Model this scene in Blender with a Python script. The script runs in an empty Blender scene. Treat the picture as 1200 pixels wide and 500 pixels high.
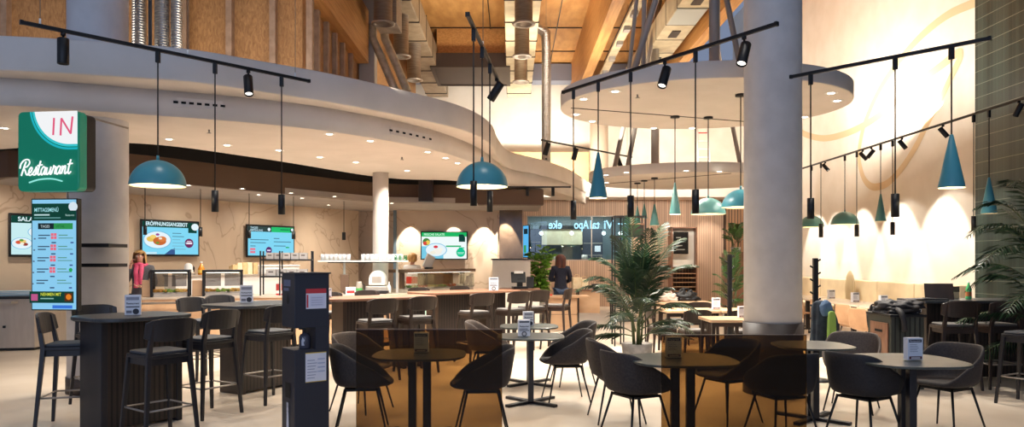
import bpy, bmesh, math, random
from mathutils import Vector, Matrix
random.seed(7)
PI = math.pi
SC = bpy.context.scene
COL = SC.collection
F, HZ, EYE = 860.0, 305.0, 1.57          # focal length in px, horizon row, eye height (1200x500 frame)

def P(px, py, Y): return Vector(((px-600)/F*Y, Y, EYE+(HZ-py)/F*Y))
def G(px, Y): return Vector(((px-600)/F*Y, Y, 0))
def H(px, py, Z):
    Y = F*(Z-EYE)/(HZ-py)
    return Vector(((px-600)/F*Y, Y, Z))

# ------------------------------------------------------------------ materials
def lin(c):
    c = c/255.0
    return c/12.92 if c <= .04045 else ((c+.055)/1.055)**2.4
def rgb(r, g, b): return (lin(r), lin(g), lin(b), 1)
MATS = {}
def mat(name, col, rough=.5, metal=0, emit=None, es=1, spec=.5):
    if name in MATS: return MATS[name]
    m = bpy.data.materials.new(name); m.use_nodes = True
    b = m.node_tree.nodes['Principled BSDF']
    b.inputs['Base Color'].default_value = col
    b.inputs['Roughness'].default_value = rough
    b.inputs['Metallic'].default_value = metal
    b.inputs['Specular IOR Level'].default_value = spec
    if emit:
        b.inputs['Emission Color'].default_value = emit
        b.inputs['Emission Strength'].default_value = es
    MATS[name] = m
    return m
def noisy(name, c1, c2, scale=6, rough=.5, detail=4, stretch=(1,1,1), bump=0, lo=.35, hi=.65, rough2=None, metal=0, dist=0, spec=.5):
    """two colours mixed by noise in object space"""
    if name in MATS: return MATS[name]
    m = mat(name, c1, rough, metal, spec=spec); nt = m.node_tree; N = nt.nodes; L = nt.links
    b = N['Principled BSDF']
    tc = N.new('ShaderNodeTexCoord'); mp = N.new('ShaderNodeMapping'); mp.inputs['Scale'].default_value = stretch
    L.new(tc.outputs['Object'], mp.inputs['Vector'])
    n = N.new('ShaderNodeTexNoise'); n.inputs['Scale'].default_value = scale; n.inputs['Detail'].default_value = detail
    n.inputs['Distortion'].default_value = dist
    L.new(mp.outputs['Vector'], n.inputs['Vector'])
    r = N.new('ShaderNodeValToRGB'); e = r.color_ramp.elements
    e[0].position = lo; e[0].color = c1; e[1].position = hi; e[1].color = c2
    L.new(n.outputs['Fac'], r.inputs['Fac']); L.new(r.outputs['Color'], b.inputs['Base Color'])
    if bump:
        bp = N.new('ShaderNodeBump'); bp.inputs['Strength'].default_value = bump; bp.inputs['Distance'].default_value = .01
        L.new(n.outputs['Fac'], bp.inputs['Height']); L.new(bp.outputs['Normal'], b.inputs['Normal'])
    return m
def emis(col, s=1.0):
    k = 'glow_%.3f_%.3f_%.3f_%.2f' % (col[0], col[1], col[2], s)
    if k in MATS: return MATS[k]
    m = bpy.data.materials.new(k); m.use_nodes = True; nt = m.node_tree; nt.nodes.clear()
    e = nt.nodes.new('ShaderNodeEmission'); o = nt.nodes.new('ShaderNodeOutputMaterial')
    e.inputs['Color'].default_value = col; e.inputs['Strength'].default_value = s
    nt.links.new(e.outputs[0], o.inputs['Surface']); MATS[k] = m
    return m
def glass(name, tint, refl=.08, rough=.02, lo=None):
    """thin pane: tinted see-through plus a fresnel reflection"""
    if name in MATS: return MATS[name]
    m = bpy.data.materials.new(name); m.use_nodes = True; nt = m.node_tree; N = nt.nodes; N.clear()
    t = N.new('ShaderNodeBsdfTransparent'); t.inputs['Color'].default_value = tint
    g = N.new('ShaderNodeBsdfGlossy'); g.inputs['Roughness'].default_value = rough
    lw = N.new('ShaderNodeLayerWeight'); lw.inputs['Blend'].default_value = .25
    mm = N.new('ShaderNodeMath'); mm.operation = 'MULTIPLY_ADD'; mm.inputs[1].default_value = .5; mm.inputs[2].default_value = refl
    mx = N.new('ShaderNodeMixShader'); o = N.new('ShaderNodeOutputMaterial')
    nt.links.new(lw.outputs['Fresnel'], mm.inputs[0]); nt.links.new(mm.outputs[0], mx.inputs[0])
    nt.links.new(t.outputs[0], mx.inputs[1]); nt.links.new(g.outputs[0], mx.inputs[2]); nt.links.new(mx.outputs[0], o.inputs['Surface'])
    MATS[name] = m
    return m
def stripes(name, c1, c2, period, axis='X', rough=.5, duty=.3, bump=.6, noise=None):
    """vertical slats: repeating grooves along one object axis, wood tone varied slat by slat"""
    if name in MATS: return MATS[name]
    m = mat(name, c1, rough); nt = m.node_tree; N = nt.nodes; L = nt.links; b = N['Principled BSDF']
    tc = N.new('ShaderNodeTexCoord'); sp = N.new('ShaderNodeSeparateXYZ'); L.new(tc.outputs['Object'], sp.inputs[0])
    dv = N.new('ShaderNodeMath'); dv.operation = 'DIVIDE'; dv.inputs[1].default_value = period; L.new(sp.outputs[axis], dv.inputs[0])
    fr = N.new('ShaderNodeMath'); fr.operation = 'FRACT'; L.new(dv.outputs[0], fr.inputs[0])
    fl = N.new('ShaderNodeMath'); fl.operation = 'FLOOR'; L.new(dv.outputs[0], fl.inputs[0])
    lt = N.new('ShaderNodeMath'); lt.operation = 'LESS_THAN'; lt.inputs[1].default_value = duty; L.new(fr.outputs[0], lt.inputs[0])
    wn = N.new('ShaderNodeTexWhiteNoise'); wn.noise_dimensions = '1D'; L.new(fl.outputs[0], wn.inputs['W'])
    hs = N.new('ShaderNodeHueSaturation'); hs.inputs['Color'].default_value = c1
    mr = N.new('ShaderNodeMapRange'); mr.inputs[3].default_value = .78; mr.inputs[4].default_value = 1.15
    L.new(wn.outputs['Value'], mr.inputs[0]); L.new(mr.outputs[0], hs.inputs['Value'])
    mx = N.new('ShaderNodeMix'); mx.data_type = 'RGBA'; L.new(lt.outputs[0], mx.inputs[0])
    L.new(hs.outputs[0], mx.inputs[6]); mx.inputs[7].default_value = c2
    L.new(mx.outputs[2], b.inputs['Base Color'])
    bp = N.new('ShaderNodeBump'); bp.inputs['Strength'].default_value = bump; bp.inputs['Distance'].default_value = .02; bp.invert = True
    L.new(lt.outputs[0], bp.inputs['Height']); L.new(bp.outputs['Normal'], b.inputs['Normal'])
    return m

M_plaster = noisy('warm_white_plaster', rgb(226,219,208), rgb(218,209,197), 3, .8)
M_wallwhite = noisy('white_paint', rgb(240,232,218), rgb(233,224,208), 2, .75)
M_canopy = noisy('canopy_paint', rgb(222,212,203), rgb(214,204,194), 2, .75)
M_column = noisy('grey_column_paint', rgb(212,208,206), rgb(203,199,197), 5, .6)
M_plinth = mat('dark_brown_plinth', rgb(62,50,44), .5)
M_floor = noisy('beige_floor', rgb(214,198,178), rgb(200,182,160), 1.3, .34, 6, bump=0)
M_black = mat('black_metal', rgb(22,22,24), .45, .2)
M_cable = mat('black_cable', rgb(28,26,25), .6)
M_lightcable = mat('grey_wire', rgb(120,118,115), .4, .6)
M_steel = noisy('brushed_steel', rgb(172,162,150), rgb(146,136,126), 5, .4, stretch=(1,1,14), metal=.45)
M_greysteel = mat('grey_painted_steel', rgb(172,166,160), .5, .1)
M_teal = mat('teal_lacquer', rgb(70,144,156), .35)
M_tealpale = mat('sage_teal_lacquer', rgb(84,136,130), .4)
M_tealin = mat('white_shade_lining', rgb(240,228,196), .5)
M_osb = noisy('osb_board', rgb(190,142,90), rgb(146,102,60), 26, .6, 3, stretch=(1,1,.35), lo=.3, hi=.72, dist=1.2)
M_stud = noisy('pale_stud', rgb(172,142,118), rgb(150,122,98), 8, .6)
M_glulam = noisy('glulam', rgb(212,158,94), rgb(188,132,72), 3, .5, 4, stretch=(6,.4,10))
M_plyroof = noisy('plywood_roof', rgb(214,164,100), rgb(190,138,78), 5, .55, 4, stretch=(1,.3,1))
M_darkwood = noisy('dark_walnut', rgb(50,34,27), rgb(34,24,19), 6, .4, stretch=(1,1,.2))
M_midwood = noisy('brown_oak', rgb(150,108,84), rgb(124,86,64), 5, .4, stretch=(.3,3,1))
M_brownpanel = mat('brown_bulkhead_paint', rgb(96,72,54), .6)
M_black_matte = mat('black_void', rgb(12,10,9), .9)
M_charcoal = noisy('charcoal_upholstery', rgb(60,52,49), rgb(46,40,39), 60, .75)
M_blackshell = noisy('black_upholstery', rgb(38,35,38), rgb(28,26,29), 60, .7)
M_taupe = noisy('taupe_upholstery', rgb(104,90,80), rgb(88,76,68), 60, .75)
M_greytop = noisy('grey_green_tabletop', rgb(74,81,77), rgb(64,70,67), 8, .3)
M_darktop = noisy('dark_grey_tabletop', rgb(66,68,70), rgb(54,56,58), 8, .3)
M_brownribs = stripes('ribbed_dark_wood', rgb(58,42,36), rgb(12,9,8), .045, 'Y', .4, .35)
M_seatpad = mat('grey_seat_pad', rgb(100,96,92), .7)
M_lightoak = noisy('light_oak', rgb(205,168,132), rgb(186,148,112), 4, .45, stretch=(.4,3,1))
M_chairoak = noisy('oak_shell', rgb(200,158,120), rgb(182,140,104), 4, .45)
M_slat = stripes('oak_slats', rgb(182,150,124), rgb(138,110,90), .075, 'X', .6, .24, bump=.35)
M_slatbrown = stripes('brown_slats', rgb(150,112,80), rgb(62,44,30), .10, 'X', .55, .26)
M_paper = mat('white_paper', rgb(226,226,232), .7)
M_ink = mat('black_ink', rgb(34,34,40), .7)
M_red = mat('red_print', rgb(190,40,44), .6)
M_leaf = noisy('palm_leaf', rgb(36,66,36), rgb(20,42,26), 4, .4)
M_leaflight = noisy('bright_leaf', rgb(150,196,78), rgb(96,150,52), 5, .45)
M_leafmid = noisy('mid_leaf', rgb(72,116,50), rgb(46,84,36), 5, .45)
M_stem = mat('plant_stem', rgb(70,84,44), .6)
M_pot = noisy('pale_stone_pot', rgb(196,188,178), rgb(160,152,144), 9, .7)
M_soil = mat('potting_soil', rgb(44,32,24), .9)
M_clear = glass('clear_glass', (.93,.96,.96,1), .05)
M_kglass = glass('kitchen_glass', (.80,.88,.88,1), .06)
M_smoke = glass('bronze_tinted_glass', (.50,.38,.225,1), .012, .03)
M_cup = mat('drinking_glass', rgb(236,238,242), .15); M_cup.node_tree.nodes['Principled BSDF'].inputs['Alpha'].default_value = .42
M_white = mat('white_plastic', rgb(236,234,230), .4)
M_cream = noisy('cream_leather', rgb(222,204,170), rgb(212,192,158), 3, .55)
M_anthracite = mat('anthracite_powder_coat', rgb(44,46,56), .5)
M_lens = emis((1, .93, .80, 1), 14)
M_lensdim = emis((1, .93, .82, 1), 3)
M_bulb = emis((1, .84, .5, 1), 6)
M_duct = noisy('galvanised_duct', rgb(206,194,172), rgb(172,160,140), 8, .4, metal=.3)
M_creamduct = noisy('cream_duct_board', rgb(214,200,168), rgb(196,180,148), 4, .6)

def marble():
    m = mat('beige_veined_stone', rgb(205,180,152), .35); nt = m.node_tree; N = nt.nodes; L = nt.links; b = N['Principled BSDF']
    tc = N.new('ShaderNodeTexCoord')
    n = N.new('ShaderNodeTexNoise'); n.inputs['Scale'].default_value = .7; n.inputs['Detail'].default_value = 3; n.inputs['Distortion'].default_value = 1.2
    L.new(tc.outputs['Object'], n.inputs['Vector'])
    sb = N.new('ShaderNodeMath'); sb.operation = 'SUBTRACT'; sb.inputs[1].default_value = .5; L.new(n.outputs['Fac'], sb.inputs[0])
    ab = N.new('ShaderNodeMath'); ab.operation = 'ABSOLUTE'; L.new(sb.outputs[0], ab.inputs[0])
    r = N.new('ShaderNodeValToRGB'); e = r.color_ramp.elements
    e[0].position = 0; e[0].color = rgb(176,148,122); e[1].position = .012; e[1].color = rgb(206,181,154)
    x = e.new(.16); x.color = rgb(214,190,162)
    L.new(ab.outputs[0], r.inputs['Fac']); L.new(r.outputs['Color'], b.inputs['Base Color'])
    return m
M_marble = marble()
def tiles():
    m = mat('green_finger_tile', rgb(60,74,66), .3); nt = m.node_tree; N = nt.nodes; L = nt.links; b = N['Principled BSDF']
    tc = N.new('ShaderNodeTexCoord'); sp = N.new('ShaderNodeSeparateXYZ'); L.new(tc.outputs['Object'], sp.inputs[0])
    d2 = N.new('ShaderNodeMath'); d2.operation = 'DIVIDE'; d2.inputs[1].default_value = .085; L.new(sp.outputs['Y'], d2.inputs[0])
    f2 = N.new('ShaderNodeMath'); f2.operation = 'FRACT'; L.new(d2.outputs[0], f2.inputs[0])
    l2 = N.new('ShaderNodeMath'); l2.operation = 'LESS_THAN'; l2.inputs[1].default_value = .12; L.new(f2.outputs[0], l2.inputs[0])
    fl = N.new('ShaderNodeMath'); fl.operation = 'FLOOR'; L.new(d2.outputs[0], fl.inputs[0])
    wn = N.new('ShaderNodeTexWhiteNoise'); wn.noise_dimensions = '1D'; L.new(fl.outputs[0], wn.inputs['W'])
    rp = N.new('ShaderNodeMix'); rp.data_type = 'RGBA'; L.new(wn.outputs['Value'], rp.inputs[0]); rp.inputs[6].default_value = rgb(40,54,50); rp.inputs[7].default_value = rgb(60,76,70)
    br = N.new('ShaderNodeMix'); br.data_type = 'RGBA'; L.new(l2.outputs[0], br.inputs[0]); L.new(rp.outputs[2], br.inputs[6]); br.inputs[7].default_value = rgb(42,52,48)
    # pale grout only in the horizontal joints
    dv = N.new('ShaderNodeMath'); dv.operation = 'DIVIDE'; dv.inputs[1].default_value = .24; L.new(sp.outputs['Z'], dv.inputs[0])
    fr = N.new('ShaderNodeMath'); fr.operation = 'FRACT'; L.new(dv.outputs[0], fr.inputs[0])
    lt = N.new('ShaderNodeMath'); lt.operation = 'LESS_THAN'; lt.inputs[1].default_value = .05; L.new(fr.outputs[0], lt.inputs[0])
    mx = N.new('ShaderNodeMix'); mx.data_type = 'RGBA'; L.new(lt.outputs[0], mx.inputs[0]); L.new(br.outputs[2], mx.inputs[6]); mx.inputs[7].default_value = rgb(112,120,108)
    L.new(mx.outputs[2], b.inputs['Base Color'])
    bp = N.new('ShaderNodeBump'); bp.inputs['Strength'].default_value = .5; bp.inputs['Distance'].default_value = .01
    bp.invert = True; L.new(l2.outputs[0], bp.inputs['Height']); L.new(bp.outputs['Normal'], b.inputs['Normal'])
    return m
M_tile = tiles()
def spiral():
    m = mat('spiral_duct_metal', rgb(188,186,184), .3, .85); nt = m.node_tree; N = nt.nodes; L = nt.links; b = N['Principled BSDF']
    tc = N.new('ShaderNodeTexCoord'); w = N.new('ShaderNodeTexWave'); w.bands_direction = 'Z'; w.inputs['Scale'].default_value = 9
    L.new(tc.outputs['Object'], w.inputs['Vector'])
    bp = N.new('ShaderNodeBump'); bp.inputs['Strength'].default_value = .6; bp.inputs['Distance'].default_value = .02
    L.new(w.outputs['Fac'], bp.inputs['Height']); L.new(bp.outputs['Normal'], b.inputs['Normal'])
    return m
M_spiral = spiral()

# ------------------------------------------------------------------ mesh builder
class MB:
    def __init__(s): s.v = []; s.f = []; s.m = []; s.sm = []
    def add(s, vs, fs, mi=0, smooth=False):
        b = len(s.v); s.v += [tuple(v) for v in vs]
        for f in fs:
            s.f.append([b+i for i in f]); s.m.append(mi); s.sm.append(smooth)
        return s
    def box(s, c, d, rz=0, mi=0, M=None):
        x, y, z = d[0]/2, d[1]/2, d[2]/2
        vs = [Vector((i*x, j*y, k*z)) for k in (-1,1) for j in (-1,1) for i in (-1,1)]
        R = Matrix.Rotation(rz, 3, 'Z') if M is None else M
        vs = [R @ v + Vector(c) for v in vs]
        return s.add(vs, [(0,2,3,1),(4,5,7,6),(0,1,5,4),(2,6,7,3),(0,4,6,2),(1,3,7,5)], mi)
    def bx(s, x0, x1, y0, y1, z0, z1, mi=0):
        return s.box(((x0+x1)/2,(y0+y1)/2,(z0+z1)/2), (abs(x1-x0),abs(y1-y0),abs(z1-z0)), 0, mi)
    def tube(s, pts, r, n=8, mi=0, caps=True, closed=False):
        pts = [Vector(p) for p in pts]; k = len(pts)
        rs = r if isinstance(r, (list, tuple)) else [r]*k
        vs = []; prev = None
        for i, p in enumerate(pts):
            a = pts[i-1] if (i > 0 or closed) else p; b = pts[(i+1) % k] if (i < k-1 or closed) else p
            t = (b-a).normalized()
            if prev is None:
                u = t.orthogonal().normalized()
            else:
                u = (prev - t*prev.dot(t))
                u = u.normalized() if u.length > 1e-6 else t.orthogonal().normalized()
            prev = u; w = t.cross(u)
            for j in range(n):
                an = 2*PI*j/n
                vs.append(p + (u*math.cos(an)+w*math.sin(an))*rs[i])
        fs = []
        for i in range(k if closed else k-1):
            for j in range(n):
                a = i*n+j; b = i*n+(j+1) % n; c = ((i+1) % k)*n
                fs.append((a, b, c+(j+1) % n, c+j))
        s.add(vs, fs, mi, True)
        if caps and not closed:
            s.add(vs[:n], [tuple(reversed(range(n)))], mi); s.add(vs[-n:], [tuple(range(n))], mi)
        return s
    def lathe(s, prof, c=(0,0,0), n=24, mi=0, smooth=True):
        """prof: list of (r, z); ends on the axis close by themselves"""
        vs = []
        for r, z in prof:
            for j in range(n):
                a = 2*PI*j/n
                vs.append((c[0]+r*math.cos(a), c[1]+r*math.sin(a), c[2]+z))
        fs = []
        for i in range(len(prof)-1):
            for j in range(n):
                fs.append((i*n+j, i*n+(j+1) % n, (i+1)*n+(j+1) % n, (i+1)*n+j))
        return s.add(vs, fs, mi, smooth)
    def prism(s, poly, z0, z1, mi=0, mside=None, smooth=False):
        n = len(poly)
        if mside is None: mside = mi
        lo = [(p[0], p[1], z0) for p in poly]; hi = [(p[0], p[1], z1) for p in poly]
        s.add(lo, [tuple(reversed(range(n)))], mi); s.add(hi, [tuple(range(n))], mi)
        s.add(lo+hi, [(i, (i+1) % n, n+(i+1) % n, n+i) for i in range(n)], mside, smooth)
        return s
    def sphere(s, c, r, n=12, k=8, mi=0, sc=(1,1,1)):
        prof = [(r*math.sin(PI*i/k), -r*math.cos(PI*i/k)) for i in range(k+1)]
        b = len(s.v); s.lathe(prof, (0,0,0), n, mi)
        for i in range(b, len(s.v)):
            x, y, z = s.v[i]; s.v[i] = (c[0]+x*sc[0], c[1]+y*sc[1], c[2]+z*sc[2])
        return s
    def mesh(s, name, mats):
        me = bpy.data.meshes.new(name); me.from_pydata(s.v, [], s.f)
        for m in (mats if isinstance(mats, (list, tuple)) else [mats]): me.materials.append(m)
        me.polygons.foreach_set('material_index', s.m); me.polygons.foreach_set('use_smooth', s.sm)
        bm = bmesh.new(); bm.from_mesh(me)
        bmesh.ops.remove_doubles(bm, verts=bm.verts, dist=1e-5)
        bmesh.ops.recalc_face_normals(bm, faces=bm.faces)
        bm.to_mesh(me); bm.free(); me.update()
        return me

def obj(name, mb, m, parent=None, bev=0, loc=None, rz=0, sub=0):
    me = mb.mesh(name, m) if isinstance(mb, MB) else mb
    o = bpy.data.objects.new(name, me); COL.objects.link(o)
    if parent: o.parent = parent
    if loc is not None: o.location = loc
    if rz: o.rotation_euler[2] = rz
    if bev:
        b = o.modifiers.new('bevel', 'BEVEL'); b.width = bev; b.segments = 2; b.limit_method = 'ANGLE'; b.angle_limit = .6
    if sub:
        d = o.modifiers.new('sub', 'SUBSURF'); d.levels = sub; d.render_levels = sub
    return o
def tag(o, label, cat, group=None, kind=None):
    o['label'] = label; o['category'] = cat
    if group: o['group'] = group
    if kind: o['kind'] = kind
    return o
def thing(name, label, cat, loc=(0,0,0), rz=0, group=None):
    o = bpy.data.objects.new(name, None); COL.objects.link(o)
    o.empty_display_size = .1
    o.location = loc; o.rotation_euler = (0, 0, rz)
    return tag(o, label, cat, group)
def struct(name, mb, m, label=None, bev=0, parent=None):
    o = obj(name, mb, m, parent, bev); o['kind'] = 'structure'
    if label: o['label'] = label
    return o
def dup(root, loc, rz, label=None, group=None, scale=None):
    def cp(o, par):
        c = o.copy(); COL.objects.link(c)
        if par: c.parent = par
        for ch in o.children: cp(ch, c)
        return c
    r = cp(root, None); r.location = loc; r.rotation_euler = (0, 0, rz)
    if label: r['label'] = label
    if group: r['group'] = group
    if scale: r.scale = scale
    return r
class Proto:
    """the first placing builds the thing, later ones copy it"""
    def __init__(s, make): s.make = make; s.o = None
    def put(s, loc, rz, label, group=None, scale=None):
        if s.o is None:
            s.o = s.make(); o = s.o; o.location = loc; o.rotation_euler = (0, 0, rz); o['label'] = label
            if group: o['group'] = group
            if scale: o.scale = scale
            return o
        return dup(s.o, loc, rz, label, group, scale)
def catmull(pts, n=8, closed=False):
    pts = [Vector(p) for p in pts]; k = len(pts); out = []
    for i in range(k if closed else k-1):
        a = pts[(i-1) % k] if (i > 0 or closed) else pts[0]; b = pts[i]; c = pts[(i+1) % k]
        d = pts[(i+2) % k] if (i+2 < k or closed) else pts[-1]
        for j in range(n):
            t = j/n
            out.append(.5*((2*b)+(c-a)*t+(2*a-5*b+4*c-d)*t*t+(3*b-a-3*c+d)*t**3))
    if not closed: out.append(pts[-1])
    return out
def rrect(w, h, r, n=6):
    out = []
    for sx, sy, a0 in ((1,1,0), (-1,1,PI/2), (-1,-1,PI), (1,-1,1.5*PI)):
        for i in range(n+1):
            a = a0+PI/2*i/n
            out.append((sx*(w/2-r)+r*math.cos(a), sy*(h/2-r)+r*math.sin(a)))
    return out
def superell(w, h, e=3.2, n=40):
    out = []
    for i in range(n):
        a = 2*PI*i/n; c, s = math.cos(a), math.sin(a)
        out.append((w/2*math.copysign(abs(c)**(2/e), c), h/2*math.copysign(abs(s)**(2/e), s)))
    return out
def text_mesh(s, size, off=0.0):
    cu = bpy.data.curves.new('lettering', 'FONT'); cu.body = s; cu.size = size; cu.offset = off
    o = bpy.data.objects.new('lettering', cu); COL.objects.link(o)
    me = bpy.data.meshes.new_from_object(o.evaluated_get(bpy.context.evaluated_depsgraph_get()))
    vs = [v.co.copy() for v in me.vertices]; fs = [tuple(p.vertices) for p in me.polygons]
    bpy.data.objects.remove(o); bpy.data.curves.remove(cu); bpy.data.meshes.remove(me)
    return vs, fs
class Gfx:
    """flat printed or lit graphics in a local x-z plane facing -Y, layered a hair apart"""
    def __init__(s, mk): s.mb = MB(); s.mats = []; s.idx = {}; s.mk = mk; s.y = 0
    def mi(s, c):
        if c not in s.idx: s.idx[c] = len(s.mats); s.mats.append(s.mk(c))
        return s.idx[c]
    def lay(s): s.y -= .0006
    def rect(s, x0, z0, x1, z1, c):
        s.lay(); s.mb.add([(x0,s.y,z0),(x1,s.y,z0),(x1,s.y,z1),(x0,s.y,z1)], [(0,1,2,3)], s.mi(c)); return s
    def poly(s, pts, c):
        s.lay(); s.mb.add([(p[0],s.y,p[1]) for p in pts], [tuple(range(len(pts)))], s.mi(c)); return s
    def disc(s, x, z, r, c, rz=None, n=24, a0=0, a1=2*PI):
        rz = rz or r
        pts = [(x+r*math.cos(a0+(a1-a0)*i/n), z+rz*math.sin(a0+(a1-a0)*i/n)) for i in range(n if abs(a1-a0-2*PI) < 1e-6 else n+1)]
        if abs(a1-a0-2*PI) > 1e-6: pts.append((x, z))
        return s.poly(pts, c)
    def text(s, t, x, z, size, c, off=0, width=None, mirror=False):
        s.lay(); vs, fs = text_mesh(t, size, off)
        if not vs: return s
        mx = max(v.x for v in vs); k = width/mx if width else 1
        out = [((x+(mx-v.x)*k) if mirror else (x+v.x*k), s.y, z+v.y) for v in vs]
        s.mb.add(out, fs, s.mi(c)); return s
    def build(s, name, parent, loc=(0,0,0)): return obj(name, s.mb, s.mats, parent, loc=loc)
def glow_mk(s): return lambda c: emis(rgb(*c), s)
def ink_mk(c): return mat('print_%d_%d_%d' % c, rgb(*c), .6)

# ------------------------------------------------------------------ camera
cam = bpy.data.cameras.new('camera'); co = bpy.data.objects.new('camera', cam); COL.objects.link(co)
cam.sensor_width = 36; cam.lens = 36*F/1200; cam.shift_y = (HZ-250)/1200; cam.clip_end = 200
co.location = (0, 0, EYE); co.rotation_euler = (PI/2, 0, 0); SC.camera = co
vs = SC.view_settings; vs.view_transform = 'Standard'; vs.look = 'None'; vs.gamma = 1; vs.use_curve_mapping = False; vs.exposure = 0
# ================================================================== the setting
struct('floor', MB().bx(-16, 8.8, -3, 28.6, -.12, 0), M_floor)
WX = 8.6                                   # right wall plane
struct('wall_right', MB().bx(WX, WX+.3, 13.6, 28.6, 0, 11), M_wallwhite, 'bright white wall washed by track lights')
struct('wall_right_tiled', MB().bx(WX-.02, WX+.3, 3, 13.6, 0, 11), M_tile, 'dark green tiled wall beyond the palm')
# far wall: slatted wood with the kitchen opening, plain plaster above
KX0, KX1, KZ0, KZ1, BY = .5, 4.1, 1.57, 3.1, 25.0
w = MB(); w.bx(-6, KX0, BY, BY+.2, 0, 3.65); w.bx(KX0, KX1, BY, BY+.2, 0, KZ0); w.bx(KX0, KX1, BY, BY+.2, KZ1, 3.65); w.bx(KX1, 7.2, BY, BY+.2, 0, 3.65)
struct('wall_back', w, M_slat, 'pale oak slatted wall around the kitchen window')
struct('wall_back_return', MB().bx(7.2, WX, BY-.25, BY+.2, 0, 3.65), M_slatbrown, 'darker brown slatted wall beside the grey column')
struct('wall_back_upper', MB().bx(-7, WX, BY-.1, BY+.2, 3.65, 8.3), M_wallwhite, 'bright plain wall above the far slats')
struct('trim_1', MB().bx(-7, WX, BY-1.3, BY-.1, 3.62, 4.1), M_canopy, 'white soffit edge above the slatted wall')
w = MB(); w.bx(-6, WX, BY-1.0, BY-.4, 7.45, 8.0)
struct('ceiling_steel_beam', w, mat('blue_grey_beam', rgb(128,134,150), .5), 'blue-grey steel beam under the far roof edge')
# lower plaster panel of the upper wall
struct('wall_back_panel', MB().bx(-.9, 2.55, BY-.75, BY-.1, 4.1, 5.15), noisy('tan_plaster', rgb(196,160,108), rgb(186,150,100), 2, .8), 'tan panel below the bright upper wall')
# kitchen behind the glass
kg = mat('kitchen_grey', rgb(122,138,140), .5)
w = MB(); w.bx(-.4, 5.2, 28.3, 28.5, 0, 3.7); w.bx(-.5, -.3, BY+.2, 28.5, 0, 3.7); w.bx(5.1, 5.3, BY+.2, 28.5, 0, 3.7); w.bx(-.5, 5.3, BY+.2, 28.5, 3.4, 3.7)
struct('wall_kitchen', w, kg, 'grey kitchen walls behind the glass')
w1 = struct('window_1', MB().bx(KX0, KX1, BY+.08, BY+.1, KZ0, KZ1), M_kglass, 'kitchen window with a painted reflection of a shop sign')
f = MB()
for x in (KX0+.02, 2.72, KX1-.02): f.bx(x-.015, x+.015, BY+.05, BY+.12, KZ0, KZ1)
f.bx(KX0, KX1, BY+.05, BY+.12, KZ1-.03, KZ1); f.bx(KX0, KX1, BY+.05, BY+.12, KZ0, KZ0+.03)
obj('window_frame', f, M_steel, w1)
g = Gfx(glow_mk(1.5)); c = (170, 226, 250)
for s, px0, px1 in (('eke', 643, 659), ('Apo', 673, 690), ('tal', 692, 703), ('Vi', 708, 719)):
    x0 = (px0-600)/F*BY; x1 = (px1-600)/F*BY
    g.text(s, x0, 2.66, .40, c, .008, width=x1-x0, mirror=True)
g.rect(3.62, 2.80, 3.9, 2.84, c); g.build('painted_reflection', w1, (0, BY+.07, 0))  # glowing letters painted in place of a sign's reflection in the glass

# upper left OSB wall standing on the canopy, and the wall running back from it
ow = [(-13, 10.2), (-6, 10.2), (-3.02, 11.3)]
M_os = M_osb
w = MB(); w.bx(-13, -3.4, 11.2, 11.4, 3.9, 8.05)
wo = struct('wall_left_upper', w, M_os, 'raw board wall above the left canopy')
w = MB(); w.bx(-3.4, -3.2, 11.2, 24.4, 3.9, 8.05)
struct('wall_left_upper_return', w, M_os, 'raw board wall running back under the timber beam')
k = 0
for px in (6, 83, 216, 269, 320, 363):
    x = (px-600)/F*11.12
    k += 1
    struct('trim_stud', MB().bx(x-.045, x+.045, 11.08, 11.2, 3.9, 8.05), M_stud, 'pale vertical stud on the raw board wall', parent=wo)
for y in (11.9, 12.5, 13.1, 13.7, 14.4):
    struct('trim_stud', MB().bx(-3.2, -3.12, y-.05, y+.05, 3.9, 5.7), M_stud, parent=wo)
struct('ceiling_beam', MB().bx(-3.3, -2.95, 10.4, 15.1, 5.62, 6.7), M_glulam, 'thick timber beam above the left board wall')

# timber roof and its beams
w = MB(); w.bx(-13, 5.4, 8, 25, 8.05, 8.3); w.bx(5.4, 9, 8, 25, 10.9, 11.1); w.bx(5.3, 5.4, 8, 25, 8.3, 11)
struct('ceiling', w, M_plyroof, 'plywood roof deck')
for x0, x1, lab in ((1.95, 2.2, 'timber roof beam above the round canopy'), (4.25, 4.5, 'timber roof beam right of the cream duct')):
    struct('ceiling_beam', MB().bx(x0, x1, 9, 24.6, 6.62, 8.05), M_glulam, lab)
for x in (-.6, .35, 1.25, 3.0):
    struct('ceiling_joint', MB().bx(x-.012, x+.012, 12, 24.6, 8.02, 8.05), M_darkwood)
for y in (17.8, 20.4, 22.7):
    struct('ceiling_joint', MB().bx(-3, 5.3, y-.015, y+.015, 8.02, 8.05), M_darkwood)
# framed dark shaft hanging under the roof
s = thing('roof_shaft', 'dark brown open box hanging from the timber roof', 'roof shaft', (-1.15, 20.2, 0))
w = MB(); w.bx(-1.1, 1.1, -.1, .0, 6.86, 7.25); w.bx(-1.1, -1.0, 0, 2, 6.86, 7.25); w.bx(1.0, 1.1, 0, 2, 6.86, 7.25); w.bx(-1.1, 1.1, 2, 2.1, 6.86, 7.25)
w.bx(-1.0, 1.0, 0, 2, 6.88, 6.92)
obj('frame', w, mat('dark_brown_steel', rgb(56,42,34), .5), s)
obj('collar', MB().bx(-.95, .95, .3, 1.8, 7.2, 8.05), M_glulam, s)

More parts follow.
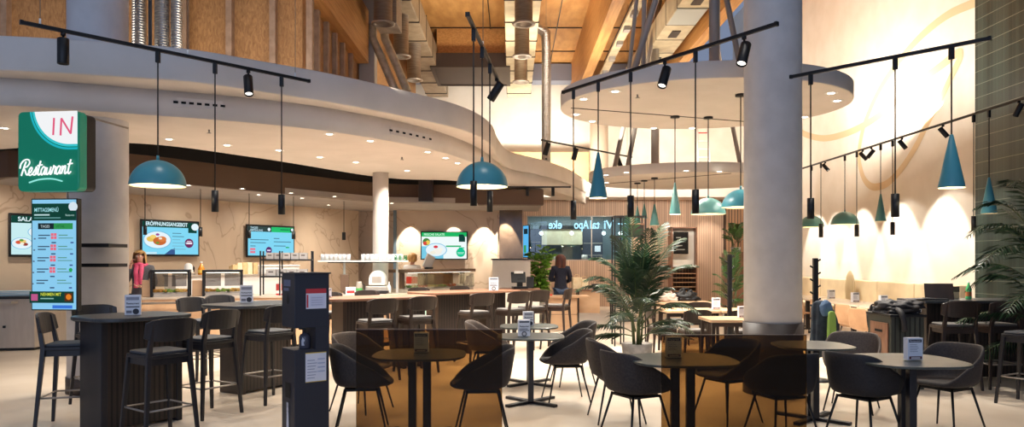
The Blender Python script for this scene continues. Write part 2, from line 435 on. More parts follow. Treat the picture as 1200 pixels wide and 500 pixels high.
# columns
def column(x, y, r, z1, plinth, lab, m=M_column):
    o = struct('column', MB().lathe([(0,0),(r,0),(r,z1),(0,z1)], (x,y,0), 40), m, lab)
    if plinth: p = struct('plinth', MB().lathe([(r+.002,0),(r+.012,.0),(r+.012,plinth),(r+.002,plinth)], (x,y,0), 40), M_plinth, parent=o)
    return o
column((115-600)/F*8.85, 8.85, .33, 7.6, .19, 'wide white round column behind the green sign')
column((905.5-600)/F*8.75, 8.75, .33, 10, .84, 'wide grey round column with dark base in front of the white wall')
column((446-600)/F*14.1, 14.1, .15, 3.3, 0, 'slim white round column behind the counter', M_canopy)
o = struct('column', MB().lathe([(0,4.1),(.3,4.1),(.3,8.05),(0,8.05)], ((702-600)/F*24.1, 24.1, 0), 32), mat('tan_column', rgb(168,148,126), .6), 'tan round column in front of the bright upper wall')
def strut(name, a, b, r, lab, n=8): return tag(obj(name, MB().tube([a, b], r, n), M_greysteel), lab, 'strut')
strut('steel_post', (3.27, 11.85, 4.13), (3.27, 11.85, 8.05), .09, 'upright grey steel post rising from the round canopy')
strut('steel_post', (3.55, 18.2, 3.62), (3.55, 18.2, 6.8), .1, 'upright grey steel post between the two round canopies')
def lean(x0, y0, x1, y1, Y, r, lab, zb, name='steel_strut'):        # runs on to the canopy below and the roof above
    f = lambda z: (lambda py: P(x0+(py-y0)*(x1-x0)/(y1-y0), py, Y))(HZ-(z-EYE)/Y*F)
    strut(name, f(zb), f(8.05), r, lab)
lean(745, 76, 771, -8, 11.5, .05, 'leaning grey strut beside the thin upright pole', 4.13)
lean(754, 78, 755, -8, 12.1, .04, 'thin upright pole above the round canopy rim', 4.13, 'steel_pole')
lean(736, 92, 747, -8, 12.6, .035, 'thin leaning strut left of the upright pole', 4.13)
lean(868, 80, 850, -8, 12.4, .05, 'leaning grey strut left of the wide grey column', 4.13)
lean(722, 188, 731, 146, 17.6, .055, 'leaning strut under the round canopy beside the tan column', 3.62)
lean(738, 182, 745, 146, 17.9, .055, 'leaning strut under the round canopy left of the upright post', 3.62)
lean(866, 186, 859, 150, 17.2, .05, 'leaning strut under the round canopy beside the wide column', 3.62)

# ------------------------------------------------------------------ the long curved canopy
U = catmull([(-12,7.9),(-9,7.6),(-7,7.55),(-5.34,7.66),(-4.15,7.95),(-3.55,8.17),(-3.0,8.6),(-2.17,9.33),(-1.22,10.47),(-.66,11.4),(-.36,12.6),(-.27,14.1),(-.04,15.8),(.76,17.2),(1.5,19),(2.2,21.6)], 10)
LO = catmull([(-12,8.2),(-9,7.95),(-7,7.87),(-5.54,7.96),(-4.68,8.28),(-3.12,9.0),(-2.2,9.75),(-1.32,10.95),(-.80,12.2),(-.5,13.4),(-.33,14.5),(-.07,15.85),(.73,17.25),(1.47,19.05),(2.17,21.6)], 10)
BK = catmull([(2.2,22.2),(1.3,20.0),(.4,18.0),(-1.07,15.6),(-2.6,14.9),(-4.19,12.0),(-5.5,10.5),(-7.75,11.1),(-12,12.5)], 8)
up = MB().prism([(p.x, p.y) for p in U]+[(p.x, p.y) for p in BK], 3.55, 3.92, 0, smooth=True)
lo = MB().prism([(p.x, p.y) for p in LO]+[(p.x, p.y) for p in BK], 3.25, 3.56, 0, smooth=True)
cc = struct('ceiling_canopy', lo, M_canopy, 'long curved white canopy over the counter')
struct('canopy_fascia', up, M_canopy, parent=cc, bev=.02)
# brown bulkhead, grey inner ceiling, stone walls of the serving area
def wallpath(pts, z0, z1, t):
    out = []; n = len(pts)
    mb = MB()
    for i in range(n-1):
        a = Vector(pts[i]); b = Vector(pts[i+1]); d = b-a; ang = math.atan2(d.y, d.x)
        c = (a+b)/2; nn = Vector((-math.sin(ang), math.cos(ang)))*t/2
        mb.box((c.x+nn.x, c.y+nn.y, (z0+z1)/2), (d.length+.01, t, z1-z0), ang)
    return mb
bp = [(p.x, p.y) for p in catmull([(-9.3,13.0),(-8.2,11.95),(-6.5,12.25),(-5,14.4),(-3.06,17),(-1,17.4),(.72,17.4)], 5)]
struct('wall_bulkhead', wallpath(bp, 2.93, 3.9, .12), M_brownpanel, 'dark brown bulkhead under the canopy')
struct('gap_shade_strip', wallpath([(p[0]+.0, p[1]-.05) for p in bp], 3.36, 3.7, .05), M_black_matte, 'black strip painted as the shadow in the gap above the bulkhead')  # black strip stands in for the darkness of the gap
ic = MB().prism([(-9.6,13.2),(-8.2,12.0),(-6.5,12.3),(-5,14.45),(-3.06,17.05),(-1,17.45),(.72,17.45),(.72,20.4),(-4.2,20.4)], 2.93, 3.05)
struct('ceiling_counter', ic, noisy('grey_inner_ceiling', rgb(168,158,150), rgb(160,150,142), 2, .7), 'grey inner ceiling over the counter')
WL0, WL1 = Vector((-12.5, 8.71)), Vector((-4.2, 20.1))
LA = math.atan2(7, 5.1)                                     # heading of the stone wall, seen left to right
def wall_left_pt(px, off=0):                                 # a point on the wall's face that shows in this column of the photo
    r = (px-600)/F
    Y = (-9.3-13.1*5.1/7)/(r-5.1/7)
    n = Vector((math.sin(LA), -math.cos(LA), 0))
    return Vector((r*Y, Y, 0))+n*off
def wall_box(a, b, z0, z1, t):
    d = b-a; c = (a+b)/2; n = Vector((-d.y, d.x)).normalized()*t/2
    return ((c.x+n.x, c.y+n.y, (z0+z1)/2), (d.length, t, z1-z0))
wl = obj('wall_left', MB().bx(0, (WL1-WL0).length, 0, .2, 0, 3.05), M_marble, loc=(WL0.x, WL0.y, 0), rz=LA); wl['kind'] = 'structure'; wl['label'] = 'veined beige stone wall with menu screens'
struct('wall_counter_back', MB().bx(-3.19, -.34, 20.0, 20.2, 0, 3.0), M_marble, 'veined stone wall with the salad screen')
struct('wall_counter_gap', MB().bx(-4.4, -3.0, 20.9, 21, 0, 3.0), M_marble)
struct('wall_counter_return', MB().bx(-3.22, -3.14, 19.9, 20.9, 0, 3.0), mat('blue_grey_door', rgb(104,122,132), .5))
struct('wall_counter_mirror', MB().bx(-.34, .28, 19.9, 20.05, 1.6, 2.95), noisy('dark_veined_panel', rgb(118,96,76), rgb(100,80,62), 2, .18, dist=1), 'dark polished panel at the end of the stone wall')
w = MB(); w.bx(-.45, .42, 16.75, 16.9, 0, 1.58); w.bx(.3, .42, 16.9, 20, 0, 1.58)
struct('wall_low', w, M_wallwhite, 'low white partition at the end of the counter')
struct('trim_3', MB().bx(-.48, .45, 16.72, 20, 1.58, 1.61), M_darkwood)
struct('wall_counter_post', MB().bx((491-600)/F*17, (507-600)/F*17, 16.9, 17.2, 2.93, 3.6), M_darkwood, 'dark square post in the brown bulkhead')
w = MB(); w.bx((560-600)/F*17, (637-600)/F*17, 16.95, 17.3, 2.86, 3.2)
struct('trim_4', w, M_brownpanel, 'brown box end of the bulkhead')

# ------------------------------------------------------------------ the two round canopies
def disc_canopy(cx, cy, rx, ry, z0, z1, lab):
    n = 72
    poly = [(cx+rx*math.cos(2*PI*i/n), cy+ry*math.sin(2*PI*i/n)) for i in range(n)]
    mb = MB(); mb.prism(poly, z0, z1, 0, smooth=True)
    return struct('ceiling_canopy', mb, M_canopy, lab, bev=.015)
d1 = disc_canopy(2.9, 11.2, 2.157, 1.83, 3.9, 4.13, 'upper round white canopy hanging over the tables')
struct('canopy_seam', MB().tube([(.9, 11.2, 3.897), (4.6, 12.55, 3.897)], .008, 6), M_plinth, parent=d1)
d2 = disc_canopy(4.1, 17.1, 2.3, 1.85, 3.4, 3.62, 'lower round white canopy behind the upper one')
struct('canopy_seam', MB().tube([(2.1, 17.6, 3.398), (4.6, 15.4, 3.398)], .008, 6), M_plinth, parent=d2)

# ------------------------------------------------------------------ recessed downlights
def mk_downlight():
    t = thing('downlight', 'recessed downlight', 'downlight')
    obj('trim_ring', MB().lathe([(.042,-.003),(.075,-.004),(.078,-.001),(.078,0)], (0,0,0), 20), M_white, t)
    obj('lens', MB().lathe([(0,-.002),(.043,-.002)], (0,0,0), 16), M_lens, t)
    return t
PD = Proto(mk_downlight); DL = []
def downs(pts, z, lab, grp, sc=1):
    for px, py in pts:
        p = H(px, py, z); p.z -= .0005
        PD.put(p, 0, lab, grp, (sc,sc,1)); DL.append((p, grp))
downs([(5,150),(198,163),(266,170),(386,157),(434,165),(375,184),(417,190),(501,178),(522,185),(536,191),(477,200),(327,176)], 3.25, 'small round downlight recessed in the underside of the long curved canopy', 'downlights of the long curved canopy')
downs([(221,217),(284,221),(303,228),(341,226),(354,232),(392,230),(459,238),(385,240)], 2.93, 'tiny downlight in the grey ceiling strip behind the brown bulkhead', 'downlights of the grey counter ceiling', .8)
downs([(684,116),(721,107),(675,134),(694,142),(766,150),(811,150),(974,109),(981,118),(943,137)], 3.9, 'round downlight in the rim of the upper round canopy', 'downlights of the upper round canopy', 1.15)
downs([(710,205),(734,202),(804,200),(843,201),(711,214)], 3.4, 'round downlight in the underside of the lower round canopy', 'downlights of the lower round canopy', 1.1)

# slotted air vents in the curved fascia
def vent(px0, px1, n, z, lab):
    best = []
    for px in [px0+(px1-px0)*i/(n-1) for i in range(n)]:
        r = (px-600)/F
        for a, b in zip(LO[:-1], LO[1:]):
            fa, fb = a.x-r*a.y, b.x-r*b.y
            if fa*fb <= 0 and fa != fb:
                best.append((a.lerp(b, fa/(fa-fb)), math.atan2(b.y-a.y, b.x-a.x))); break
    q = best[len(best)//2][0]
    t = thing('air_vent', lab, 'vent', (q.x, q.y, z))
    bk = MB()
    for (p, an), (p2, an2) in zip(best[:-1], best[1:]):
        c = (p+p2)/2; d = p2-p; a = math.atan2(d.y, d.x); nn = Vector((math.sin(a), -math.cos(a)))*.012
        bk.box((c.x+nn.x-q.x, c.y+nn.y-q.y, 0), (d.length*1.02, .01, .11), a)
    obj('backplate', bk, M_canopy, t)
    for p, an in best:
        nn = Vector((math.sin(an), -math.cos(an)))*.02
        obj('slot', MB().box((p.x+nn.x-q.x, p.y+nn.y-q.y, 0), (.052, .012, .026), an), M_black_matte, t)
vent(206, 261, 7, 3.42, 'row of seven dark vent slots in the canopy edge above the teal dome')
vent(457, 503, 7, 3.40, 'row of seven dark vent slots in the canopy edge near its rounded tip')

# ------------------------------------------------------------------ ducts
def cyl(a, b, r, m, lab, name='ventilation_duct', n=20):
    return tag(obj(name, MB().tube([a, b], r, n), m), lab, 'duct')
for px, r, lab in ((163, .09, 'narrow silver spiral duct rising left of the dark pole'), (190, .095, 'silver spiral duct rising right of the dark pole'), (207, .072, 'slim silver spiral duct, rightmost of the three beside the white column')):
    x = (px-600)/F*9.75
    cyl((x, 9.75, 3.92), (x, 9.75, 7.9), r, M_spiral, lab)
x = (176-600)/F*9.6
tag(obj('steel_pole', MB().tube([(x, 9.6, 3.92), (x, 9.6, 7.9)], .025, 8), M_anthracite), 'thin dark pole between the silver spiral ducts', 'pole')
def outlet_row(x, lab, ys, m=None, hw=.45):
    t = thing('air_duct', lab, 'duct', (x, 12, 6))
    obj('plenum', MB().bx(-hw, hw, 0, 12, .9, 1.5), m or M_creamduct, t, bev=.02)
    for i in range(9):
        obj('seam', MB().bx(-hw-.01, hw+.01, i*1.4+.2, i*1.4+.23, .88, 1.52), M_plinth, t)
    for y, r in ys:
        o = obj('outlet', MB().lathe([(r,1.0),(r,.03),(r+.05,.03),(r+.05,0),(r-.02,0),(r-.02,.6),(0,.6)], (0, y-12, 0), 24), M_steel, t)
    return t
outlet_row(-2.42, 'tan duct with round silver outlets above the curved canopy', ((13.8,.17),(16,.165),(18.1,.17)), noisy('tan_duct', rgb(158,142,118), rgb(136,120,98), 5, .5), .34)
outlet_row(.22, 'cream duct with round silver outlets above the hanging spotlights', ((13.8,.17),(16,.16),(18.3,.16)), None, .38)
obj_t = thing('rooflight_duct', 'long cream duct with dark grilles left of the grey column', 'duct', (3.75, 12, 6.8))
obj('body', MB().bx(-.33, .33, 0, 12, 0, .55), M_creamduct, obj_t, bev=.01)
for y in (1.2, 2.2, 3.2, 4.3, 5.4, 6.5, 7.6): obj('seam', MB().bx(-.335, .335, y, y+.03, -.006, .56), M_plinth, obj_t)
obj('grey_panel', MB().bx(-.31, .31, 3.25, 4.28, -.012, 0), mat('pale_grey_sheet', rgb(186,190,184), .5), obj_t)
for y in (2.5, 4.7, 6.9): obj('grille', MB().bx(-.1, .1, y, y+.5, -.02, .01), M_plinth, obj_t)
ct = thing('cable_tray', 'pale cable tray with small grey boxes along the timber beam', 'cable tray', (2.55, 12, 6.75))
obj('tray', MB().bx(-.1, .1, 0, 12, 0, .06), M_creamduct, ct)
for y in (3.2, 4.2, 5.3, 6.6, 8): obj('junction_box', MB().bx(-.07, .07, y, y+.22, -.09, 0), M_greysteel, ct)
for px, lab in ((0, 'bent silver pipe running down to the canopy, left one of the pair'), (14, 'bent silver pipe running down to the canopy, right one of the pair')):
    a = [P(437+px, 30, 15.2), P(437+px, 44, 15.2), P(442+px, 56, 15.2), P(464+px, 108, 15.2)]
    tag(obj('silver_pipe', MB().tube(catmull(a, 5), .085, 14), M_duct), lab, 'pipe')
tag(obj('duct_box', MB().bx(-2.7, -2.25, 14.3, 15.0, 6.2, 6.9), M_steel, bev=.01), 'square silver duct box above the bent pipes', 'duct')
tag(obj('concrete_post', MB().bx(-3.18, -2.86, 15.25, 15.55, 3.9, 8), M_greysteel), 'grey post at the end of the thick timber beam', 'post')
a = catmull([P(625, 33, 19.2), P(631, 34, 19.2), P(637, 38, 19.2), P(640, 52, 19.2), P(640, 198, 19.2)], 6)
tag(obj('downpipe_duct', MB().tube(a, .12, 16), M_spiral), 'long silver spiral pipe with an elbow hanging down past the bright wall', 'duct')

# ------------------------------------------------------------------ painted loop on the right wall
lp = [(1146,2),(1110,18),(1078,44),(1052,74),(1031,105),(1016,138),(1009,163),(1007,185),(1011,205),(1018,216),(1027,219),(1041,214),(1058,196),(1074,171),(1089,141),(1104,113),(1119,82),(1126,66),(1123,62),(1105,76),(1082,93),(1060,110),(1038,130),(1014,146),(990,157),(966,162),(946,158),(936,152)]
pts = []
for px, py in lp:
    Y = F*WX/(px-600); pts.append(Vector((Y, EYE+(HZ-py)/F*Y, 0)))
pts = catmull(pts, 6); mb = MB(); vsl = []
for i, p in enumerate(pts):
    t = (pts[min(i+1, len(pts)-1)]-pts[max(i-1, 0)]).normalized(); n = Vector((-t.y, t.x, 0))*.085
    dx = WX-.004-.012*i/len(pts); vsl += [(dx, p.x+n.x, p.y+n.y), (dx, p.x-n.x, p.y-n.y)]
mb.add(vsl, [(2*i, 2*i+1, 2*i+3, 2*i+2) for i in range(len(pts)-1)])
tag(obj('wall_painting', mb, mat('beige_wall_paint', rgb(222,196,156), .75)), 'beige looping brush line painted on the white right wall', 'mural')
# ================================================================== tracks, spotlights, pendants
SPOTS = []; BULBS = []
class Track:
    def __init__(s, A, B, label, wires=(), hang=True, r=.017, ztop=8.05):
        s.A, s.B = Vector(A), Vector(B)
        d = s.B-s.A; an = math.atan2(d.y, d.x); L = d.length
        s.o = t = thing('lighting_track', label, 'lighting track', s.A, an)
        rl = MB().bx(0, L, -r, r, -r, r)
        obj('rail', rl, M_black, t, bev=.003)
        for k in (0, L): obj('end_cap', MB().bx(k-.012, k+.012, -r*1.15, r*1.15, -r*1.15, r*1.15), M_black, t)
        for px in wires:
            p = s.at(px); u = (p-s.A).length
            zt = ztop(px) if callable(ztop) else ztop
            obj('hanging_wire', MB().tube([(u,0,r),(u,0,zt-s.A.z)], .004, 5), M_lightcable, t)
            obj('wire_grip', MB().tube([(u,0,r-.005),(u,0,r+.05)], .009, 8), M_white, t)
    def at(s, px):
        r = (px-600)/F; a, b = s.A, s.B
        fa, fb = a.x-r*a.y, b.x-r*b.y
        return a.lerp(b, fa/(fa-fb))
def mk_spot():
    t = thing('track_spotlight', 'spotlight', 'spotlight')
    # local: aims along -Z, pivot at origin
    obj('housing', MB().lathe([(0,.10),(.046,.10),(.05,.095),(.05,-.135),(.047,-.14),(.042,-.14),(.042,-.115),(0,-.115)], (0,0,0), 24), M_black, t)
    obj('lens', MB().lathe([(0,-.12),(.041,-.12)], (0,0,0), 18), M_lensdim, t)
    return t
def spot(tr, px, lab, aim=(0,0,-1), drop=.07, grp=None, wash=0, ang=1.0, L=1.0):
    """a cylinder spotlight hung from a track, tilted to its aim; the arm is its own part"""
    p = tr.at(px); q = p-Vector((0,0,drop+.10*L))
    t = thing('track_spotlight', lab, 'spotlight', q, 0, grp)
    d = Vector(aim).normalized(); R = d.to_track_quat('-Z', 'Y').to_matrix()
    def rot(mb): mb.v = [tuple(R @ Vector(v)*L) for v in mb.v]; return mb
    obj('housing', rot(MB().lathe([(0,.10),(.046,.10),(.05,.095),(.05,-.135),(.047,-.14),(.042,-.14),(.042,-.115),(0,-.115)], (0,0,0), 24)), M_black, t)
    obj('lens', rot(MB().lathe([(0,-.12),(.041,-.12)], (0,0,0), 18)), M_lensdim, t)
    top = drop+.10*L-.017
    arm = MB().tube([(0,0,top),(0,0,top-.03)], .022, 10); arm.tube([(0,0,top-.03), tuple(R @ Vector((0,0,.06))*L)], .011, 8)
    obj('arm', arm, M_black, t)
    if wash: SPOTS.append((q+d*.18*L, d, wash, ang))
    return t
def pend_base(name, lab, p, zb, grp):
    """thing at the bottom of the shade; cord runs up to p"""
    return thing(name, lab, 'pendant lamp', (p.x, p.y, zb), 0, grp)
def cord(t, h0, h1, adapter=True, rose=False):
    obj('cord', MB().tube([(0,0,h0),(0,0,h1)], 0.0075, 6), M_cable, t)
    if adapter: obj('track_adapter', MB().bx(-.02, .02, -.02, .02, h1-.11, h1), M_black, t, bev=.004)
    if rose: obj('ceiling_rose', MB().lathe([(0,h1-.03),(.075,h1-.03),(.075,h1-.001),(0,h1-.001)], (0,0,0), 20), M_black, t)
def dome(p, py, lab, R=.32, m=M_teal, lit=0, grp=None, adapter=True, rose=False):
    zb = EYE+(HZ-py)/F*p.y; t = pend_base('dome_pendant', lab, p, zb, grp)
    n = 14; prof = [(R*math.cos(PI/2*i/n), R*.98*math.sin(PI/2*i/n)) for i in range(n+1)]
    obj('shade', MB().lathe(prof, (0,0,0), 48), m, t)
    pin = [(r*.975, z*.97+.001) for r, z in prof]
    obj('lining', MB().lathe([(R,0)]+pin, (0,0,0), 48), M_tealin, t)
    obj('bulb', MB().sphere((0,0,.13), .06, 14, 10), M_bulb, t)
    cord(t, R*.97, p.z-zb-.017 if not rose else p.z-zb, adapter, rose)
    obj('cord_grip', MB().lathe([(0,R*.97),(.018,R*.97),(.012,R*.97+.05),(0,R*.97+.05)], (0,0,0), 12), m, t)
    if lit: BULBS.append((Vector((p.x, p.y, zb+.05)), lit))
    return t
def cone(p, pyt, pyb, w, lab, m=M_teal, grp=None, adapter=True, rose=False, lit=0):
    zb = EYE+(HZ-pyb)/F*p.y; h = (pyb-pyt)/F*p.y; R = w/2/F*p.y
    t = pend_base('cone_pendant', lab, p, zb, grp)
    obj('shade', MB().lathe([(R,0),(R,.02),(R*.14,h),(0,h+.01)], (0,0,0), 36), m, t)
    obj('lining', MB().lathe([(R,0),(R*.95,.004),(R*.5,h*.45),(0,h*.46)], (0,0,0), 36), M_tealin, t)
    obj('bulb', MB().sphere((0,0,.07), .04, 12, 8), M_bulb, t)
    cord(t, h, p.z-zb-.017 if not rose else p.z-zb, adapter, rose)
    if lit: BULBS.append((Vector((p.x, p.y, zb+.02)), lit))
    return t
def tubep(p, pyt, pyb, lab, w=8, grp=None, adapter=True, m=M_black, rad=None):
    zb = EYE+(HZ-pyb)/F*p.y; h = (pyb-pyt)/F*p.y; R = rad or w/2/F*p.y
    t = pend_base('tube_pendant', lab, p, zb, grp)
    obj('shade', MB().lathe([(R*.85,.03),(R*.85,0),(R,0),(R,h),(0,h)], (0,0,0), 24), m, t)
    obj('lens', MB().lathe([(0,.02),(R*.86,.02)], (0,0,0), 18), M_lensdim, t)
    cord(t, h, p.z-zb-.017 if adapter else p.z-zb, adapter)
    return t

# left track in front of the canopy
tl = Track(H(25,26,3.7), H(362,95,3.7), 'black lighting track hanging in front of the long curved canopy', (47, 220, 346))
spot(tl, 74, 'black spotlight hanging straight at the end of the track above the green sign', (0,0,-1))
spot(tl, 291, 'black spotlight tilted beside the vent slots on the track in front of the curved canopy', (.2,-.4,-1), wash=60)
dome(tl.at(185), 218, 'teal dome pendant beside the white column near the green sign', .268, lit=14)
tubep(tl.at(252), 223, 248, 'black tube pendant just right of the teal dome by the white column', 8)
tubep(tl.at(330), 228, 251, 'black tube pendant hanging above the middle menu screen on the stone wall', 8)
# centre track seen end-on
tc = Track(H(548,17,3.75), H(585,97,3.75), 'short black lighting track seen end-on above the lit teal dome', (566,))
spot(tc, 582, 'black spotlight tilted sideways at the end of the short end-on track', (-.55,.3,-.8), drop=.05, wash=60)
tubep(tc.at(555), 212, 241, 'black tube pendant hanging in front of the lit teal dome', 8)
dome(tc.at(565), 219, 'teal dome pendant with glowing yellow inside under the canopy tip', .262, lit=22)
tubep(tc.at(574), 224, 248, 'black tube pendant just behind and right of the lit teal dome', 7)
# track below the upper round canopy
t1 = Track(H(660,108,3.7), H(910,28,3.7), 'long black lighting track crossing in front of the upper round canopy', ())
spot(t1, 779, 'black spotlight aimed down left in the middle of the track below the round canopy', (-.34,-.4,-1), wash=70)
spot(t1, 872, 'black spotlight tilted beside the grey column on the track below the round canopy', (-.34,-.4,-1), wash=60)
tubep(t1.at(672), 235, 257, 'black tube pendant left of the long teal cone', 7)
cone(t1.at(701), 179, 232, 21, 'long teal cone pendant hanging left of the round canopy centre', lit=8)
tubep(t1.at(739), 229, 254, 'black tube pendant between the long teal cone and the palm', 8)
tubep(t1.at(815), 222, 250, 'black tube pendant just left of the sage dome', 8.5)
# right front track
t2 = Track(H(927,90,3.58), H(1160,45,3.58), 'black lighting track crossing the painted loop on the white wall', ())
tubep(t2.at(950), 232, 256, 'black tube pendant beside the grey column in front of a teal dome', 8)
tubep(t2.at(1049), 227, 254, 'black tube pendant in front of the white wall right of the small cone', 9)
cone(t2.at(1115), 158, 220, 28, 'large teal cone pendant in front of the white wall next to the green tiles', lit=8)
# long track beside the right wall, washing it
XR = 7.2
def xr(px): return Vector((XR, F*XR/(px-600), 3.85))
t3 = Track((XR, F*XR/338, 3.85), (XR, F*XR/640, 3.85), 'long black lighting track running beside the white wall to the green tiles', ())
for px, lab, aim, wsh in ((967, 'black wall spotlight nearest the grey column on the long wall track', (.55,-.5,-.9), 1), (1011, 'black wall spotlight tilted left, left one of the close pair on the wall track', (.55,-.4,-.8), 1), (1021, 'black wall spotlight tilted right, right one of the close pair on the wall track', (-.5,.4,-.8), 0),
                          (1057, 'black wall spotlight between the close pair and the large teal cone', (.55,-.35,-.9), 1), (1105, 'black wall spotlight just left of the large teal cone', (.55,-.35,-.9), 1), (1194, 'black spotlight on the wall track above the palm', (-.35,.3,-1), 0)):
    spot(t3, px, lab, aim, .05, wash=120*wsh, ang=1.0, L=.8)
for y in (20.6, 19.4, 18.0, 16.3, 14.6):                      # the scallops of light on the lower wall
    SPOTS.append((Vector((XR+.1, y, 3.75)), Vector((.55,0,-1)), 420, .95))
tubep(t3.at(962), 262, 278, 'small black tube pendant right of the teal dome by the grey column', 5)
dome(t3.at(951), 266, 'sage teal dome pendant partly behind a black tube beside the grey column', .285, M_tealpale, lit=8)
dome(t3.at(990), 263, 'sage teal dome pendant hanging free in front of the white wall', .285, M_tealpale, lit=8)
tubep(t3.at(1004), 263, 277, 'small black tube pendant at the right rim of the free sage dome', 5)
cone(t3.at(1032), 227, 259, 12, 'small sage cone pendant left of a black tube on the white wall', M_tealpale)
tubep(t3.at(1046), 260, 275, 'small black tube pendant under the larger tube on the white wall', 5)
tubep(t3.at(1141), 253, 271, 'small black tube pendant at the edge of the green tiled wall', 5)
cone(t3.at(1159), 208, 250, 17, 'teal cone pendant hanging in front of the green tiles', m=M_teal)
# pendants on roses under the round canopies
p = H(791,136,3.9); cone(p, 214, 251, 13, 'slim sage cone pendant on a ceiling rose left of the sage dome', M_tealpale, adapter=False, rose=True, lit=8)
p = H(830,137,3.9); dome(p, 251, 'sage dome pendant on a ceiling rose above the tray station', .275, M_tealpale, adapter=False, rose=True, lit=8)
p = P(868,110,10.3); p.z = 3.9; dome(p, 243, 'teal dome pendant half hidden behind the grey column', .26, M_teal, adapter=False, rose=True, lit=8)
for px, py, pyt, pyb, w, lab in ((747,214,241,262,8,'tiny sage cone pendant under the lower round canopy, left of three'), (755,211,238,256,7,'tiny sage cone pendant under the lower round canopy, middle of three'), (767,208,239,264,11,'tiny sage cone pendant under the lower round canopy, right of three')):
    p = H(px, py, 3.4); cone(p, pyt, pyb, w, lab, M_tealpale, adapter=False, rose=True)
# distant tracks in the middle
t4 = Track(H(635,164,4.2), H(740,184,4.2), 'distant black lighting track left of the lower round canopy', (640, 735))
spot(t4, 641, 'distant black spotlight at the left end of the track by the silver pipe', (-.3,.1,-1), .04, L=1.15)
spot(t4, 674, 'distant black spotlight in the middle of the track right of the silver pipe', (-.25,.1,-1), .04, L=1.15, wash=80)
spot(t4, 725, 'distant black spotlight at the right end of the track above the teal cone', (.4,.1,-1), .04, L=1.15)
t5 = Track(H(640,186,4.2), H(661,205,4.2), 'distant short black track packed with a cluster of spotlights', (645,))
for px, lab in ((643, 'first of the clustered black spotlights beside the silver pipe'), (648, 'second of the clustered black spotlights beside the silver pipe'), (652.5, 'third of the clustered black spotlights beside the silver pipe'), (656.5, 'last of the clustered black spotlights, farthest from the silver pipe')):
    spot(t5, px, lab, (.4,.2,-1), .04, L=1.2)
t6 = Track((-.15, 16.4, 3.21), (1.3, 16.4, 3.21), 'thin black track low under the rear end of the curved canopy', ())
for px, lab in ((618, 'small black spotlight on the low thin track, left of two'), (648, 'small black spotlight on the low thin track, right of two')):
    spot(t6, px, lab, (0,0,-1), .02, L=.75)
# small tubes over the counter, hung from the grey inner ceiling
for px, Y, y0, y1, lab in ((170,13.4,264,275,'tiny black tube pendant in front of the schnitzel screen'), (235,14.0,266,277,'tiny black tube pendant just right of the schnitzel screen'), (292,14.9,270,279,'tiny black tube pendant in front of the left edge of the two-column screen'), (344,15.6,271,280,'tiny black tube pendant at the right edge of the two-column screen'), (403,16.8,272,281,'tiny black tube pendant over the glass shelf')):
    p = P(px, 240, Y); p.z = 2.93; tubep(p, y0, y1, lab, 4.2, adapter=False)
# smoke detectors on the canopies
for px, py, z, lab in ((612-367,152,3.25,'tiny sprinkler head under the long canopy above the teal dome'), (471,184,3.25,'tiny sprinkler head under the long canopy near its tip'), (747,111,3.9,'tiny sprinkler head under the upper round canopy')):
    p = H(px, py, z); t = thing('sprinkler_head', lab, 'sprinkler', p)
    obj('stem', MB().tube([(0,0,0),(0,0,-.04)], .012, 8), M_greysteel, t); obj('deflector', MB().lathe([(0,-.045),(.03,-.045),(.03,-.04),(0,-.04)], (0,0,0), 12), M_greysteel, t)
# ================================================================== tables and seats
def leg_mb(x0, y0, z0, x1, y1, r0, r1, n=8): return MB().tube([(x0,y0,z0),(x1,y1,0)], [r0,r1], n)
def sqleg(top, bot, a, b):
    """square tapering leg"""
    mb = MB(); vs_ = []
    for (x, y, z), h in ((bot, b/2), (top, a/2)):
        vs_ += [(x-h,y-h,z),(x+h,y-h,z),(x+h,y+h,z),(x-h,y+h,z)]
    return mb.add(vs_, [(3,2,1,0),(4,5,6,7),(0,1,5,4),(1,2,6,5),(2,3,7,6),(3,0,4,7)])
def curved_back(w, z0, z1, y, sag, t, n=10, lean=.03):
    """a bent board: w wide, from z0 to z1, bowed backwards (+y is the back)"""
    mb = MB(); f = []; b = []
    for i in range(n+1):
        u = -1+2*i/n; x = u*w/2; yy = y+sag*(1-u*u)
        e = (z1-z0)*.18*(abs(u)**4)
        f += [(x, yy, z0+e), (x, yy+lean, z1-e)]; b += [(x, yy+t, z0+e), (x, yy+lean+t, z1-e)]
    k = len(f); q = []
    for i in range(n):
        a = 2*i
        q += [(a, a+2, a+3, a+1), (k+a+1, k+a+3, k+a+2, k+a), (a+1, a+3, k+a+3, k+a+1), (a, k+a, k+a+2, a+2)]
    q += [(0, 1, k+1, k), (k-2, 2*k-2, 2*k-1, k-1)]
    return mb.add(f+b, q, 0, False)
